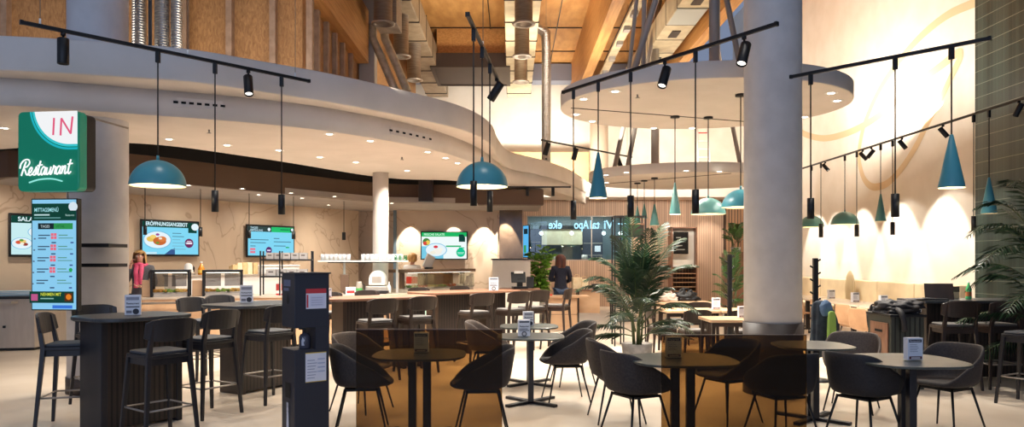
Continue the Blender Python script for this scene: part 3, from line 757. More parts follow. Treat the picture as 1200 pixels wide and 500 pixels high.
def wooden_seat(sh, bh, wood, pad, bar, label, cat, name):
    """stool or chair with an open wooden frame; sitter faces -Y"""
    def make():
        t = thing(name, label, cat)
        w, d = .40, .40
        obj('seat', MB().prism(rrect(w, d, .05), sh-.045, sh-.012), wood, t, bev=.006)
        obj('seat_pad', MB().prism(rrect(w-.03, d-.03, .06), sh-.012, sh+.014), pad, t, bev=.01)
        sp = .055*sh/.78
        for sx in (-1, 1):
            obj('leg', sqleg((sx*(w/2-.03), -d/2+.03, sh-.03), (sx*(w/2-.03+sp), -d/2+.03-sp, 0), .042, .028), wood, t, bev=.004)
            mb = sqleg((sx*(w/2-.02), d/2-.02, sh-.03), (sx*(w/2-.02+sp), d/2-.02+sp, 0), .042, .028)
            a = sqleg((sx*(w/2-.035), d/2+.035, bh-.03), (sx*(w/2-.02), d/2-.02, sh-.03), .028, .042)
            mb.add(a.v, a.f)
            obj('leg', mb, wood, t, bev=.004)
        obj('backrest', curved_back(w+.05, bh-.20, bh, d/2-.02, .05, .02), wood, t, bev=.005)
        z = .3
        if bar:
            k = (sh-z)/sh; x = w/2-.03+sp*k; y = d/2-.03+sp*k
            obj('footrest', MB().tube([(-x,-y,z),(x,-y,z),(x,y,z),(-x,y,z)], .009, 8, closed=True), M_steel, t)
        obj('seat_rail', MB().bx(-w/2+.03, w/2-.03, -d/2+.02, -d/2+.05, sh-.10, sh-.045).bx(-w/2+.03, w/2-.03, d/2-.05, d/2-.02, sh-.10, sh-.045).bx(-w/2+.02, -w/2+.05, -d/2+.03, d/2-.03, sh-.10, sh-.045).bx(w/2-.05, w/2-.02, -d/2+.03, d/2-.03, sh-.10, sh-.045), wood, t)
        return t
    return make
M_stoolblack = noisy('black_stained_ash', rgb(34,32,37), rgb(22,21,25), 8, .4, stretch=(1,1,.2))
M_stoolpad = mat('dark_grey_seat_pad', rgb(62,64,69), .6)
PS = Proto(wooden_seat(.78, 1.08, M_stoolblack, M_stoolpad, True, 'bar stool', 'bar stool', 'bar_stool'))
PS2 = Proto(wooden_seat(.78, 1.08, M_darkwood, M_seatpad, True, 'bar stool', 'bar stool', 'bar_stool'))
PC = Proto(wooden_seat(.46, .80, M_darkwood, M_seatpad, False, 'chair', 'chair', 'dining_chair'))
def face(dx, dy): return math.atan2(dx, -dy)                 # rotation that turns the -Y front towards (dx, dy)

def bar_table(c, u, L, W, top, ribs, wood, lab, peds=((-.12,.62),), ht=1.05):
    an = math.atan2(u[1], u[0])
    t = thing('bar_table', lab, 'bar table', (c[0], c[1], 0), an)
    obj('tabletop', MB().prism(rrect(L, W, min(L,W)*.28, 8), ht-.035, ht), top, t, bev=.008)
    for x, ln in peds:
        obj('ribbed_body', MB().bx(x-ln/2, x+ln/2, -.19, .19, .03, ht-.035), ribs, t)
        obj('end_panel', MB().bx(x-ln/2-.06, x-ln/2-.001, -.2, .2, 0, ht-.035), wood, t, bev=.006)
        obj('end_panel', MB().bx(x+ln/2+.001, x+ln/2+.06, -.2, .2, 0, ht-.035), wood, t, bev=.006)
    return t
M_ribX = stripes('ribbed_dark_slats', rgb(48,36,32), rgb(10,8,7), .05, 'X', .4, .4, bump=1)
bar_table((-3.64,7.04), (.57,.82), .92, .80, M_darktop, M_ribX, M_stoolblack, 'dark bar table by the white column, nearest of the bar tables', ((.0,.66),))
bar_table((-3.13,8.98), (.52,.85), 1.15, .84, M_darktop, M_ribX, M_darkwood, 'dark bar table left of the sanitizer stand', ((.0,.62),))
bar_table((-1.95,10.6), (.8,.6), 1.7, .82, M_midwood, M_ribX, M_darkwood, 'brown wooden bar table right of the sanitizer stand', ((-.3,.5),(.5,.25)))
bar_table((-.8,12.6), (.8,.6), 2.0, .82, M_midwood, M_ribX, M_darkwood, 'long brown wooden bar table with rounded end below the salad screen', ((-.35,.5),(.5,.3)))
def stool(pr, px, Y, to, lab, dx=0):
    p = G(px, Y); pr.put(p, face(to[0], to[1]), lab)
stool(PS, 84, 7.0, (1,.25), 'black bar stool left of the nearest bar table, in front of the menu screen')
stool(PS, 117, 8.0, (.7,-.75), 'black bar stool behind the nearest bar table, beside the white column')
stool(PS, 186, 6.42, (-.8,.6), 'black bar stool seen from behind at the right side of the nearest bar table')
stool(PS, 243, 7.5, (-.85,.5), 'black bar stool between the two dark bar tables')
stool(PS, 316, 8.25, (-.8,.55), 'dark bar stool between the second dark bar table and the sanitizer stand')
stool(PS, 236, 9.7, (.8,-.5), 'dark bar stool behind the second dark bar table, left one of two')
stool(PS, 268, 10.35, (.8,-.6), 'dark bar stool behind the second dark bar table, right one of two')
stool(PS2, 440, 9.7, (-.6,.8), 'walnut stool before the brown table nearest the sanitizer stand, left of two')
stool(PS2, 487, 10.35, (-.6,.8), 'walnut stool before the brown table nearest the sanitizer stand, right of two')
stool(PS2, 392, 11.3, (.6,-.8), 'walnut bar stool behind the brown table nearest the sanitizer stand, left of two')
stool(PS2, 437, 12.0, (.6,-.8), 'walnut bar stool behind the brown table nearest the sanitizer stand, right of two')
stool(PS2, 556, 11.35, (-.6,.8), 'walnut bar stool in front of the long brown table, leftmost of its front row')
stool(PS2, 599, 11.95, (-.6,.8), 'walnut bar stool in front of the long brown table, second of its front row')
stool(PS2, 623, 12.5, (-.6,.8), 'walnut bar stool in front of the long brown table, third of its front row')
stool(PS2, 652, 13.1, (-.9,.35), 'walnut bar stool off the rounded table end, before the woman in navy')
stool(PS2, 498, 13.2, (.6,-.8), 'walnut bar stool behind the long brown table, left of two')
stool(PS2, 546, 14.0, (.6,-.8), 'walnut bar stool behind the long brown table, right of two')

# ------------------------------------------------------------------ low tables
def low_table(c, w, h, lab, an=0, single=False, top=M_greytop, ht=.74):
    t = thing('cafe_table', lab, 'table', (c[0], c[1], 0), an)
    obj('tabletop', MB().prism(superell(w, h, 3.0, 48), ht-.02, ht), top, t, bev=.006)
    for sx in (-1, 1): obj('post', MB().bx(sx*.065-.035, sx*.065+.035, -.03, .03, .03, ht-.02), M_stoolblack, t, bev=.004)
    for k in range(4):
        a = PI/4+k*PI/2; R = Matrix.Rotation(a, 3, 'Z')
        obj('foot', MB().box(R @ Vector((.19,0,.015)), (.36,.06,.03), M=R), M_stoolblack, t, bev=.004)
    obj('mounting_plate', MB().bx(-.16, .16, -.16, .16, ht-.03, ht-.02), M_stoolblack, t)
    return t
low_table(G(492,6.55), .82, .80, 'grey cafe table seen through the left bronze glass divider')
low_table(G(622,8.1), .74, .74, 'grey-green cafe table between the two dividers, nearer of two', PI/2)
low_table(G(620,9.35), .74, .74, 'grey-green cafe table between the two dividers, farther of two', PI/2)
low_table(G(800,6.2), .88, .84, 'grey cafe table half behind the right bronze glass divider')
low_table(G(952,7.25), .74, .72, 'grey cafe table at the right edge of the right divider beside the coat stand', PI/2)
low_table(G(1063,6.15), .88, .84, 'grey cafe table in the right foreground with a menu card', PI/2)

# ------------------------------------------------------------------ shell armchairs
def shell_chair(fab, padm):
    def make():
        t = thing('shell_armchair', 'armchair', 'armchair')
        NA, NR = 36, 12; vs_ = []; fs = []
        for i in range(NR+1):
            u = i/NR
            for j in range(NA):
                a = 2*PI*j/NA                        # 0 = back (+Y)
                c, s = math.cos(a), math.sin(a)
                back = max(0, c)
                side = abs(s)
                # height of the rim: high back, arms that slope down, low front
                k = (1+c)/2                           # 1 back, .5 side, 0 front
                if k > .5: h = .655+.145*(1-(1-(k-.5)/.5)**2.2)
                else: h = .455+.20*max(0, (k-.06)/.44)**.9
                W, D = .285, .285
                e = 2/2.8
                rx = math.copysign(abs(s)**e, s)*W; ry = math.copysign(abs(c)**e, c)*D
                g = min(1, u/.62)
                rise = max(0, (u-.55)/.45)
                x = rx*(g*.86+rise*.14); y = ry*(g*.86+rise*(.14+.10*back))-.01
                z = .435-.012*(1-g)+(h-.435)*rise**1.35
                vs_.append((x, y, z))
        for i in range(NR):
            for j in range(NA):
                fs.append((i*NA+j, i*NA+(j+1) % NA, (i+1)*NA+(j+1) % NA, (i+1)*NA+j))
        o = obj('shell', MB().add(vs_, fs, 0, True), fab, t)
        so = o.modifiers.new('thick', 'SOLIDIFY'); so.thickness = .03; so.offset = -1
        sb = o.modifiers.new('sub', 'SUBSURF'); sb.levels = 1; sb.render_levels = 1
        obj('seat_pad', MB().prism([(p[0], p[1]-.03) for p in superell(.43, .43, 3, 28)], .437, .475), padm, t, bev=.014)
        for sx in (-1, 1):
            for sy in (-1, 1):
                obj('leg', MB().tube([(sx*.15, sy*.14, .415), (sx*.235, sy*.235, 0)], [.012, .008], 8), M_black, t)
        obj('underframe', MB().bx(-.16, .16, -.15, .15, .395, .412), M_black, t)
        return t
    return make
PA = Proto(shell_chair(M_charcoal, M_charcoal)); PB = Proto(shell_chair(M_blackshell, M_charcoal)); PT = Proto(shell_chair(M_taupe, M_taupe))
def chair(pr, px, Y, to, lab): pr.put(G(px, Y), face(*to), lab)
chair(PA, 424, 6.75, (1,.15), 'charcoal shell armchair beside the sanitizer stand, at the left divider')
chair(PT, 424, 7.75, (1,-.5), 'taupe shell armchair behind the charcoal one at the left divider')
chair(PA, 565, 6.65, (-1,-.1), 'charcoal shell armchair seen through the right part of the left divider')
chair(PA, 663, 8.2, (-1,-.12), 'charcoal shell armchair right of the cafe table between the dividers')
chair(PA, 671, 9.35, (-1,-.2), 'dark shell armchair tucked behind the charcoal one between the dividers')
chair(PT, 572, 9.4, (1,-.1), 'taupe shell armchair left of the farther cafe table between the dividers')
chair(PA, 745, 6.4, (.85,.45), 'charcoal shell armchair seen from behind, left of the table at the right divider')
chair(PA, 722, 7.25, (.9,.1), 'dark shell armchair half hidden behind the one left of the right divider')
chair(PA, 852, 7.2, (-.9,-.5), 'dark shell armchair seen through the right divider, its left one')
chair(PB, 915, 6.35, (-.3,1), 'black shell armchair seen through the right divider beside its right edge')
chair(PB, 1012, 6.3, (.85,.5), 'black shell armchair seen from behind in the right foreground')
chair(PA, 1108, 6.75, (-1,-.5), 'grey shell armchair with open front, right of the foreground table with menu card')
chair(PT, 998, 7.75, (-.6,-.9), 'taupe shell armchair behind the black one in the right foreground')

# ------------------------------------------------------------------ menu cards on the tables
def menu_card(p, an, lab, w=.13, h=.185, style=0):
    t = thing('menu_card', lab, 'menu card', p, an)
    d = .055
    obj('holder', MB().bx(-w/2-.004, w/2+.004, -d/2-.004, d/2+.004, 0, .008), M_clear, t)
    obj('card', MB().bx(-w/2, w/2, -d/2, d/2, .008, h), M_paper, t)
    for k in (0, 1):
        g = Gfx(ink_mk); K = (44,44,54)
        if style == 0:
            g.rect(-w*.42, h*.80, w*.42, h*.93, K); g.text('Restaurant', -w*.36, h*.83, .02, (235,235,240), width=w*.7)
            for i in range(5): g.rect(-w*.38, h*(.70-.075*i), w*(.1+.05*(i % 3)), h*(.715-.075*i), (110,110,120))
            g.rect(-w*.42, h*.08, w*.42, h*.2, (94,40,44)); g.rect(-w*.3, h*.10, w*.3, h*.16, (210,200,196))
        elif style == 1:
            g.rect(-w*.42, h*.84, w*.42, h*.92, K); g.text('Restaurant', -w*.38, h*.58, .024, K, .0006, width=w*.76); g.rect(-w*.42, h*.45, w*.3, h*.49, (90,90,104)); g.rect(-w*.42, h*.36, w*.42, h*.40, K)
            g.disc(0, h*.18, w*.22, (120,116,120)); g.disc(0, h*.18, w*.12, (220,214,210))
        else:
            g.text('Restaurant', -w*.4, h*.55, .024, K, .0006, width=w*.8); g.rect(-w*.42, h*.40, w*.42, h*.45, K)
            g.rect(-w*.40, h*.75, w*.40, h*.9, (150,150,160)); g.disc(w*.2, h*.2, w*.2, K); g.rect(-w*.4, h*.12, -w*.05, h*.25, (120,120,130))
        o = g.build('printed_face', t, (0, 0, 0)); o.location = (0, -d/2-.0005, 0) if k == 0 else (0, d/2+.0005, 0)
        if k: o.rotation_euler[2] = PI
    return t
def on(px, Y, z): return Vector(((px-600)/F*Y, Y, z))
menu_card(on(156,6.95,1.05), .35, 'menu card holder with a script logo on the nearest dark bar table', .135, .195, 2)
menu_card(on(289,8.95,1.05), .3, 'menu card holder on the dark bar table left of the sanitizer stand', .15, .22, 2)
menu_card(on(382,10.25,1.05), .3, 'red and white menu card on the brown bar table beside the sanitizer stand', .15, .13, 0)
menu_card(on(578.5,12.55,1.05), .1, 'menu card standing on the long brown bar table below the dark wall panel', .16, .23, 1)
menu_card(on(614,8.0,.74), .1, 'menu card on the nearer cafe table between the dividers', .13, .185, 1)
menu_card(on(619,9.3,.74), .2, 'menu card on the farther cafe table between the dividers', .13, .185, 2)
menu_card(on(494,6.6,.74), 0, 'menu card on the table behind the left bronze divider', .13, .185, 0)
menu_card(on(1070,6.1,.74), .12, 'menu card on the grey cafe table in the right foreground', .135, .19, 0)
menu_card(on(789,6.25,.74), 0, 'menu card on the table behind the right bronze divider', .13, .185, 0)

# ------------------------------------------------------------------ bronze glass dividers
def divider(px0, px1, Y, z, lab):
    x0, x1 = (px0-600)/F*Y, (px1-600)/F*Y
    t = thing('glass_divider', lab, 'room divider', ((x0+x1)/2, Y, 0))
    w = (x1-x0)/2
    obj('pane', MB().bx(-w, w, -.006, .006, .06, z), M_smoke, t)
    obj('top_edge', MB().bx(-w, w, -.008, .008, z, z+.006), mat('bronze_edge', rgb(84,66,50), .3), t)
    for sx in (-1, 1):
        obj('foot', MB().bx(sx*(w-.12)-.03, sx*(w-.12)+.03, -.22, .22, 0, .012), M_black, t)
        obj('clamp', MB().bx(sx*(w-.12)-.03, sx*(w-.12)+.03, -.025, .025, .012, .16), M_black, t)
divider(417.5, 588.5, 5.3, 1.07, 'brown tinted glass divider on the floor beside the sanitizer stand')
divider(775, 945, 5.15, 1.045, 'brown tinted glass divider on the floor in front of the grey column')

# ------------------------------------------------------------------ sanitizer stand
t = thing('sanitizer_stand', 'dark blue-grey hand sanitizer stand with paper notices and a bottle', 'sanitizer stand', (-1.79, 6.36, 0), R_ := math.radians(37))
# local: -Y faces the wide side seen on the right; -X is the front with the hand hole
A = .305
obj('lower_box', MB().bx(-A/2, A/2, -A/2, A/2, .02, .815), M_anthracite, t, bev=.004)
obj('upper_box', MB().bx(-A/2, A/2, -A/2, A/2, 1.0, 1.455), M_anthracite, t, bev=.004)
obj('spine', MB().bx(.03, A/2, -A/2, A/2, .815, 1.0), M_anthracite, t)
obj('base_plate', MB().bx(-A/2-.03, A/2+.03, -A/2-.03, A/2+.03, 0, .02), M_anthracite, t, bev=.004)
obj('top_lid', MB().bx(-A/2-.012, A/2+.012, -A/2-.012, A/2+.012, 1.455, 1.467), M_anthracite, t, bev=.003)
g = Gfx(ink_mk)
g.rect(-.055, 1.16, .125, 1.33, (232,230,240)); g.rect(-.055, 1.29, .125, 1.33, (206,60,66)); g.rect(-.05, 1.17, -.035, 1.28, (206,60,66))
g.rect(-.02, 1.18, .11, 1.27, (222,220,236))
for i in range(4): g.rect(-.01, 1.19+.02*i, .09, 1.196+.02*i, (190,188,206))
g.build('paper_notice', t, (0, -A/2-.001, 0)); g = Gfx(ink_mk)
g.rect(-.06, .54, .125, .785, (228,228,236)); g.rect(-.06, .78, .125, .788, (220,190,90)); g.rect(-.06, .537, .125, .543, (220,190,90))
for i in range(7): g.rect(-.045, .57+.025*i, .02+.01*(i % 3), .576+.025*i, (150,156,180))
for i in range(4): g.rect(.045, .62+.035*i, .11, .63+.035*i, (176,186,210))
g.build('paper_notice', t, (0, -A/2-.001, 0))
# front face, built in its own plane then turned
g = Gfx(ink_mk); W_ = (222,222,230)
g.rect(-.1, 1.35, .06, 1.405, (110,116,140)); g.rect(-.1, 1.31, .02, 1.335, (110,116,140))
g.disc(0, 1.23, .032, (10,10,14)); g.poly([(-.02,1.25),(0,1.30),(.02,1.25)], (10,10,14))
g.rect(-.06, .40, .06, .53, (8,8,12))
g.disc(0, .30, .02, W_); g.poly([(-.03,.12),(.03,.12),(.022,.28),(-.022,.28)], W_)
for x in (-.02,-.007,.007,.02): g.rect(x-.004, .26, x+.004, .36, W_)
o = g.build('front_symbols', t, (-A/2-.001, 0, 0)); o.rotation_euler[2] = -PI/2
b = thing('sanitizer_bottle', 'dark pump bottle standing in the recess of the sanitizer stand', 'bottle', Vector((-1.79, 6.36, .816))+Matrix.Rotation(R_, 3, 'Z') @ Vector((-.03, -.06, 0)))
obj('bottle', MB().lathe([(0,0),(.045,0),(.048,.01),(.048,.10),(.035,.125),(.014,.13),(.014,.14),(0,.14)], (0,0,0), 20), mat('smoked_bottle', rgb(70,70,82), .2), b)
obj('pump', MB().tube([(0,0,.14),(0,0,.165)], .006, 8).bx(-.05, .012, -.01, .01, .16, .175), M_black, b)
g = Gfx(ink_mk); g.poly([(-.012,.03),(.012,.03),(.004,.055),(.014,.075),(-.004,.1),(-.014,.07)], (190,190,200)); g.build('bottle_mark', b, (0, -.049, 0))
# ================================================================== screens and signs
BLUE = (128, 212, 240); GRN = (20, 66, 56); DK = (30, 44, 52)
def tv(p, rz, lab, W=1.28, Hh=.77):
    t = thing('menu_screen', lab, 'screen', p, rz)
    obj('housing', MB().bx(-W/2, W/2, 0, .05, -Hh/2, Hh/2), M_black, t, bev=.006)
    obj('wall_bracket', MB().bx(-.15, .15, .05, .11, -.1, .1), M_black, t)
    return t
def tvpos(px0, px1, py):
    a, b = wall_left_pt(px0, .11), wall_left_pt(px1, .11)
    c = (a+b)/2; c.z = EYE+(HZ-py)/F*c.y
    return c, (b-a).length
def plate(g, x, z, r, food):
    g.disc(x, z, r, (120,190,224), r*.62); g.disc(x, z, r*.92, (226,240,246), r*.56)
    rnd = random.Random(hash(food) % 97 if isinstance(food, int) else 5)
    for c, dx, dz, rr in food_sets[food]: g.disc(x+dx*r, z+dz*r, rr*r, c, rr*r*.62)
food_sets = {0: [((226,190,90),-.45,.05,.3),((238,206,110),-.3,.2,.22),((196,104,52),.15,-.08,.46),((214,124,64),.32,.06,.3),((110,150,60),.0,-.2,.12),((150,70,140),0,.36,.13),((236,226,206),.2,.1,.12)],
             1: [((214,90,60),-.3,.1,.3),((236,200,120),.1,.2,.3),((150,60,50),.3,-.1,.26),((90,150,60),-.05,.32,.2),((240,236,220),0,-.05,.2)],
             2: [((240,236,226),.1,-.15,.42),((236,232,214),-.3,-.25,.26),((212,60,70),-.02,.28,.2),((240,240,230),.4,.05,.25)]}
S_ = 1.05
c, W = tvpos(162, 230.5, 279); t = tv(c, LA, 'wall screen with a schnitzel plate above the blond woman on the phone', W)
h = .345; w = W/2-.03
g = Gfx(glow_mk(S_)); g.rect(-w, -h, w, h, BLUE); g.rect(-w, h*.66, w, h, GRN)
plate(g, -.30, -.04, .31, 0); g.rect(-w, -h, -w+.30, -h+.05, (190,226,240)); g.poly([(-.15,-h),(.08,-h),(.08,-h+.14),(-.02,-h+.1)], (60,90,140))
g.rect(.38, h*.36, w-.04, h*.66, GRN); g.disc(w-.08, h*.74, .085, (226,240,246), .075)
g.disc(.40, -.1, .1, (110,40,90), .1); g.rect(.33, -.12, .47, -.08, (240,230,240)); g.rect(.35, -.065, .45, -.05, (240,230,240))
for i, l in enumerate((.2, .26, .18, .33, .26, .3)): g.rect(.02, .10-.068*i, .02+l, .115-.068*i, (74,116,140) if i < 2 else (120,176,200))
g.text('ERÖFFNUNGSANGEBOT', -w+.06, h*.75, .11, (214,240,248), .003, width=.92)
g.build('screen', t)
c, W = tvpos(286, 342, 282.5); t = tv(c, LA, 'two-column menu screen on the stone wall behind the tray shelf', W)
w = W/2-.03; g = Gfx(glow_mk(S_)); g.rect(-w, -h, w, h, BLUE); g.rect(-w, h*.64, 0, h, (54,72,70)); g.rect(0, h*.64, w, h, (40,190,110))
g.text('TAGES', -w+.06, h*.84, .07, (190,220,232), .001); g.text('EMPFEHLUNG', -w+.06, h*.68, .06, (190,220,232), .001, width=.34); g.disc(-.07, h*.82, .04, (226,240,246)); g.rect(.25, h*.8, .5, h*.86, (20,110,70)); g.disc(w-.07, h*.82, .05, (20,66,56)); g.disc(w-.05, h*.85, .035, (226,240,246))
for i, (x0, l) in enumerate(((-w+.06,.5),(-w+.06,.42),(-w+.06,.14),(.06,.16),(.06,.5),(.06,.34))):
    z = (.02,-.05,-.13,.06,-.02,-.12)[i]; g.rect(x0, z, x0+l, z+.018, (70,112,136))
g.rect(-w+.05, -.22, -w+.19, -.17, (230,120,140)); g.rect(-w+.05, -.29, -w+.19, -.24, (230,120,140)); g.disc(-.08, -.22, .085, (90,50,110)); g.rect(-.13, -.235, -.03, -.205, (230,220,240)); g.rect(.4, -.16, .5, -.13, (40,170,90))
g.build('screen', t)
c, W = tvpos(8, 95, 276); t = tv(c, LA, 'wall screen with salad bowls, partly hidden by the tall menu board', W, .79)
w = W/2-.03; h = .355; g = Gfx(glow_mk(S_)); g.rect(-w, -h, w, h, (196,232,236)); g.rect(-w, h*.62, w, h, GRN)
plate(g, -.43, -.15, .175, 1); plate(g, -.17, .06, .17, 1); plate(g, .25, -.1, .2, 1); g.text('SALAT VOM BUFFET', -w+.1, h*.72, .11, (220,240,244), .002, width=1.0)
g.build('screen', t)
p = P(520.5, 287.5, 19.9); t = tv(Vector((p.x, 19.889, p.z)), 0, 'wall screen with green header and salad plate on the stone wall', 1.28, .77)
w = .61; h = .355; g = Gfx(glow_mk(S_)); g.rect(-w, -h, w, h, (236,246,246)); g.rect(-w, h*.68, w, h, (30,178,96)); g.text('FRISCHE SALATE', -w+.06, h*.76, .085, (210,246,226), .001, width=.56)
g.rect(-w, -h, -.02, -.02, (120,200,226)); plate(g, -.22, -.12, .3, 2); g.disc(-.48, .1, .1, (70,130,60)); g.disc(-.44, .08, .06, (230,200,90)); g.disc(-.52, .06, .05, (214,70,60))
g.rect(.05, -.04, .46, 0, (40,176,110)); g.poly([(.40,.1),(.57,.1),(.57,.22),(.52,.3),(.40,.3)], GRN); g.disc(.45, -.19, .12, (20,190,140)); g.rect(.40, -.08, .55, -.05, (20,190,140)); g.rect(.36, -.2, .54, -.185, (180,240,220)); g.rect(.38, -.23, .52, -.215, (180,240,220))
g.build('screen', t)
# narrow screen on the dark panel near the kitchen
p = Vector((.37, 19.72, 2.08)); t = thing('menu_screen', 'narrow upright blue screen edge at the end of the dark wall panel', 'screen', p, math.radians(-60))
obj('housing', MB().bx(-.15, .15, 0, .05, -.44, .44), M_black, t); g = Gfx(glow_mk(S_)); g.rect(-.14, -.42, .14, .42, (90,180,236)); g.rect(-.1, .2, .1, .34, DK); g.rect(-.1, -.3, .02, -.1, (60,150,90)); g.build('screen', t)

# tall menu board hanging under the sign
YB = 7.7
pc = P(63.5, 298, YB); t = thing('menu_board', 'tall blue menu board screen hanging under the green sign', 'screen', pc, math.radians(-5))
w, h = .245, .575
obj('housing', MB().bx(-w-.012, w+.012, 0, .07, -h-.012, h+.012), M_black, t, bev=.006)
g = Gfx(glow_mk(.95)); g.rect(-w, -h, w, h, (142,208,244)); g.rect(-w, h*.62, w, h*.93, GRN); g.disc(w*.86, h*.87, .05, (220,234,244)); g.rect(w*.52, h*.66, w, h*.80, GRN)
g.text('MITTAGSMENÜ', -w*.9, h*.78, .058, (160,224,232), .001, width=.27); g.rect(-w*.9, h*.71, -w*.2, h*.735, (190,224,226)); g.rect(-w*.9, h*.66, w*.3, h*.675, (110,170,170))
g.text('Restaurant', w*.52, h*.70, .03, (180,220,216), width=.1)
g.rect(-w*.72, h*.46, -.0, h*.57, DK); g.rect(0, h*.46, w*.86, h*.57, (50,150,80)); g.text('TAGES', -w*.6, h*.49, .04, (200,220,226), width=.1); g.text('VITAL', w*.1, h*.49, .04, (30,90,60), width=.1)
for i in range(5):
    z = h*(.36-.205*i)
    for k, l in enumerate((.13,.09)): g.rect(-w*.7, z-.03*k, -w*.7+l, z-.012-.03*k, (60,84,110))
    g.rect(-w*.9, z-.05, -w*.82, z-.035, (90,110,140))
    if i < 4:
        for a in (0, 1):
            for b in (0, 1): g.rect(-.03+.035*a, z-.045+.033*b, .0+.035*a, z-.017+.033*b, (236,110,130))
    g.rect(w*.24, z, w*.24+.1, z-.01, (90,150,130)); g.rect(w*.24, z-.03, w*.24+.16, z-.04, (100,160,160))
    g.rect(-.02, z-.09, .03, z-.076, (60,84,120)); g.rect(w*.78, z-.09, w*.92, z-.076, (60,84,150))
g.disc(w*.86, -h*.28, .02, (40,170,90))
g.rect(-w, -h*.88, w, -h*.67, GRN); g.text('NEHMEN MIT', -w*.5, -h*.75, .045, (206,214,70), .001, width=.23); g.rect(-w*.5, -h*.81, w*.1, -h*.79, (140,190,180)); g.rect(-w*.92, -h*.84, -w*.62, -h*.72, (190,90,140)); g.rect(w*.6, -h*.85, w*.95, -h*.70, (90,50,30)); g.disc(w*.78, -h*.77, .03, (230,130,40))
g.rect(w*.05, -h*.98, w*.95, -h*.92, (60,120,220))
g.build('screen', t)
obj('hanging_rod', MB().tube([(.13,.03,h),(.13,.03,h+.13)], .008, 8), M_steel, t)
# two black shelf arms reaching from the board to the column
for py in (287.5, 310.5):
    p = P(118, py, 8.3); tag(obj('wall_shelf', MB().bx(p.x-.22, p.x+.2, 8.1, 8.5, p.z-.02, p.z+.02), M_black, bev=.004), 'thin black shelf ledge on the white column, %s one' % ('upper' if py < 300 else 'lower'), 'shelf', 'ledges on the white column')

# green light box sign
YS = 7.35
pc = P(56.5, 177, YS); t = thing('lightbox_sign', 'green rounded lightbox sign with script lettering on the white column', 'sign', pc, math.radians(-7))
w, h = .335, .40
poly = rrect(2*w, 2*h, .05, 6)
def xz(mb): mb.v = [(v[0], v[2], v[1]) for v in mb.v]; return mb
obj('green_shell', xz(MB().prism(poly, 0, .12)), mat('sign_green', rgb(0,112,84), .35, emit=rgb(0,112,84), es=.55), t, bev=.012)
obj('black_back', xz(MB().prism(rrect(2*w-.02, 2*h-.02, .05, 6), .12, .26)), M_black, t, bev=.006)
g = Gfx(glow_mk(1.0))
cx, cz, R = w-.02, h+.05, .46
def arc(R, c):
    pts = []
    for i in range(61):
        a = PI*1.02+(PI*.48)*i/60
        x, z = cx-.07+R*math.cos(a), cz+R*math.sin(a)
        pts.append((min(w-.005, x), min(h-.006, z)))
    pts = [q for q in pts]; pts.append((w-.005, pts[-1][1])); pts.append((w-.005, h-.006)); pts.append((pts[0][0], h-.006))
    g.poly(pts, c)
arc(.44, (34,176,190)); arc(.418, (0,112,84)); arc(.41, (60,196,204)); arc(.385, (242,244,246))
def strokes(name, lines, rad, m, par, y=-.008):
    mb = MB()
    for l in lines:
        pts = catmull([(p[0], y, p[1]) for p in l], 5) if len(l) > 2 else [Vector((p[0], y, p[1])) for p in l]
        mb.tube(pts, rad, 6)
    return obj(name, mb, m, par)
g.build('logo_panel', t, (0, -.013, 0))
M_pink = emis(rgb(226,92,128), 1)
strokes('letters', [[(.075,.155),(.085,.325)], [(.155,.15),(.165,.32)], [(.165,.32),(.265,.165)], [(.265,.165),(.285,.335)]], .0085, M_pink, t, -.026)
LET = {'R': (1.25, [[(.25,-.02),(.42,.9),(.62,1.75)], [(-.15,.9),(-.1,1.5),(.35,1.95),(.95,1.95),(1.2,1.55),(.9,1.1),(.45,1.0),(.75,.55),(1.05,.08),(1.35,.15)]]),
       'e': (.72, [[(-.02,.2),(.4,.45),(.5,.85),(.3,.98),(.08,.6),(.15,.1),(.4,0),(.75,.25)]]),
       's': (.66, [[(0,.2),(.32,.7),(.42,1.05),(.5,.5),(.36,.02),(.08,.08)], [(.4,.05),(.7,.25)]]),
       't': (.55, [[(.25,1.75),(.12,.6),(.18,.08),(.36,0),(.58,.25)], [(-.12,1.15),(.6,1.25)]]),
       'a': (.86, [[(.55,.85),(.3,1.0),(.05,.6),(.1,.08),(.32,.02),(.55,.45),(.62,.95)], [(.62,.95),(.56,.3),(.68,.02),(.9,.25)]]),
       'u': (.86, [[(0,.9),(.02,.25),(.2,0),(.46,.3),(.6,.95)], [(.6,.95),(.55,.25),(.7,0),(.9,.25)]]),
       'r': (.62, [[(-.05,.2),(.12,.75),(.16,1.08),(.3,.88),(.5,.9),(.46,.4),(.5,.05),(.68,.2)]]),
       'n': (.86, [[(.02,.9),(.06,.95),(.04,0)], [(.04,.1),(.22,.8),(.44,.98),(.5,.6),(.5,.1),(.66,0),(.88,.25)]])}
x = 0; L = []
for ch in 'Restaurant':
    adv, ls = LET[ch]
    for l in ls: L.append([(x+a+.22*b, b) for a, b in l])
    x += adv
k = .575/(x+.3)
strokes('script_lettering', [[(-.295+a*k, -.245+b*k*1.12+(a*k)*.03) for a, b in l] for l in L], .0072, emis((.95,1,1,1), 1.1), t, -.022)
strokes('swoosh', [[(-.19,-.315),(-.08,-.285),(.06,-.28),(.17,-.305)]], .0075, emis(rgb(150,236,226), 1), t, -.022)
obj('column_bracket', MB().tube([(.1,.2,h-.02),(.1,.2,h+.025),(.1,1.1,h+.025)], .012, 8), M_steel, t)

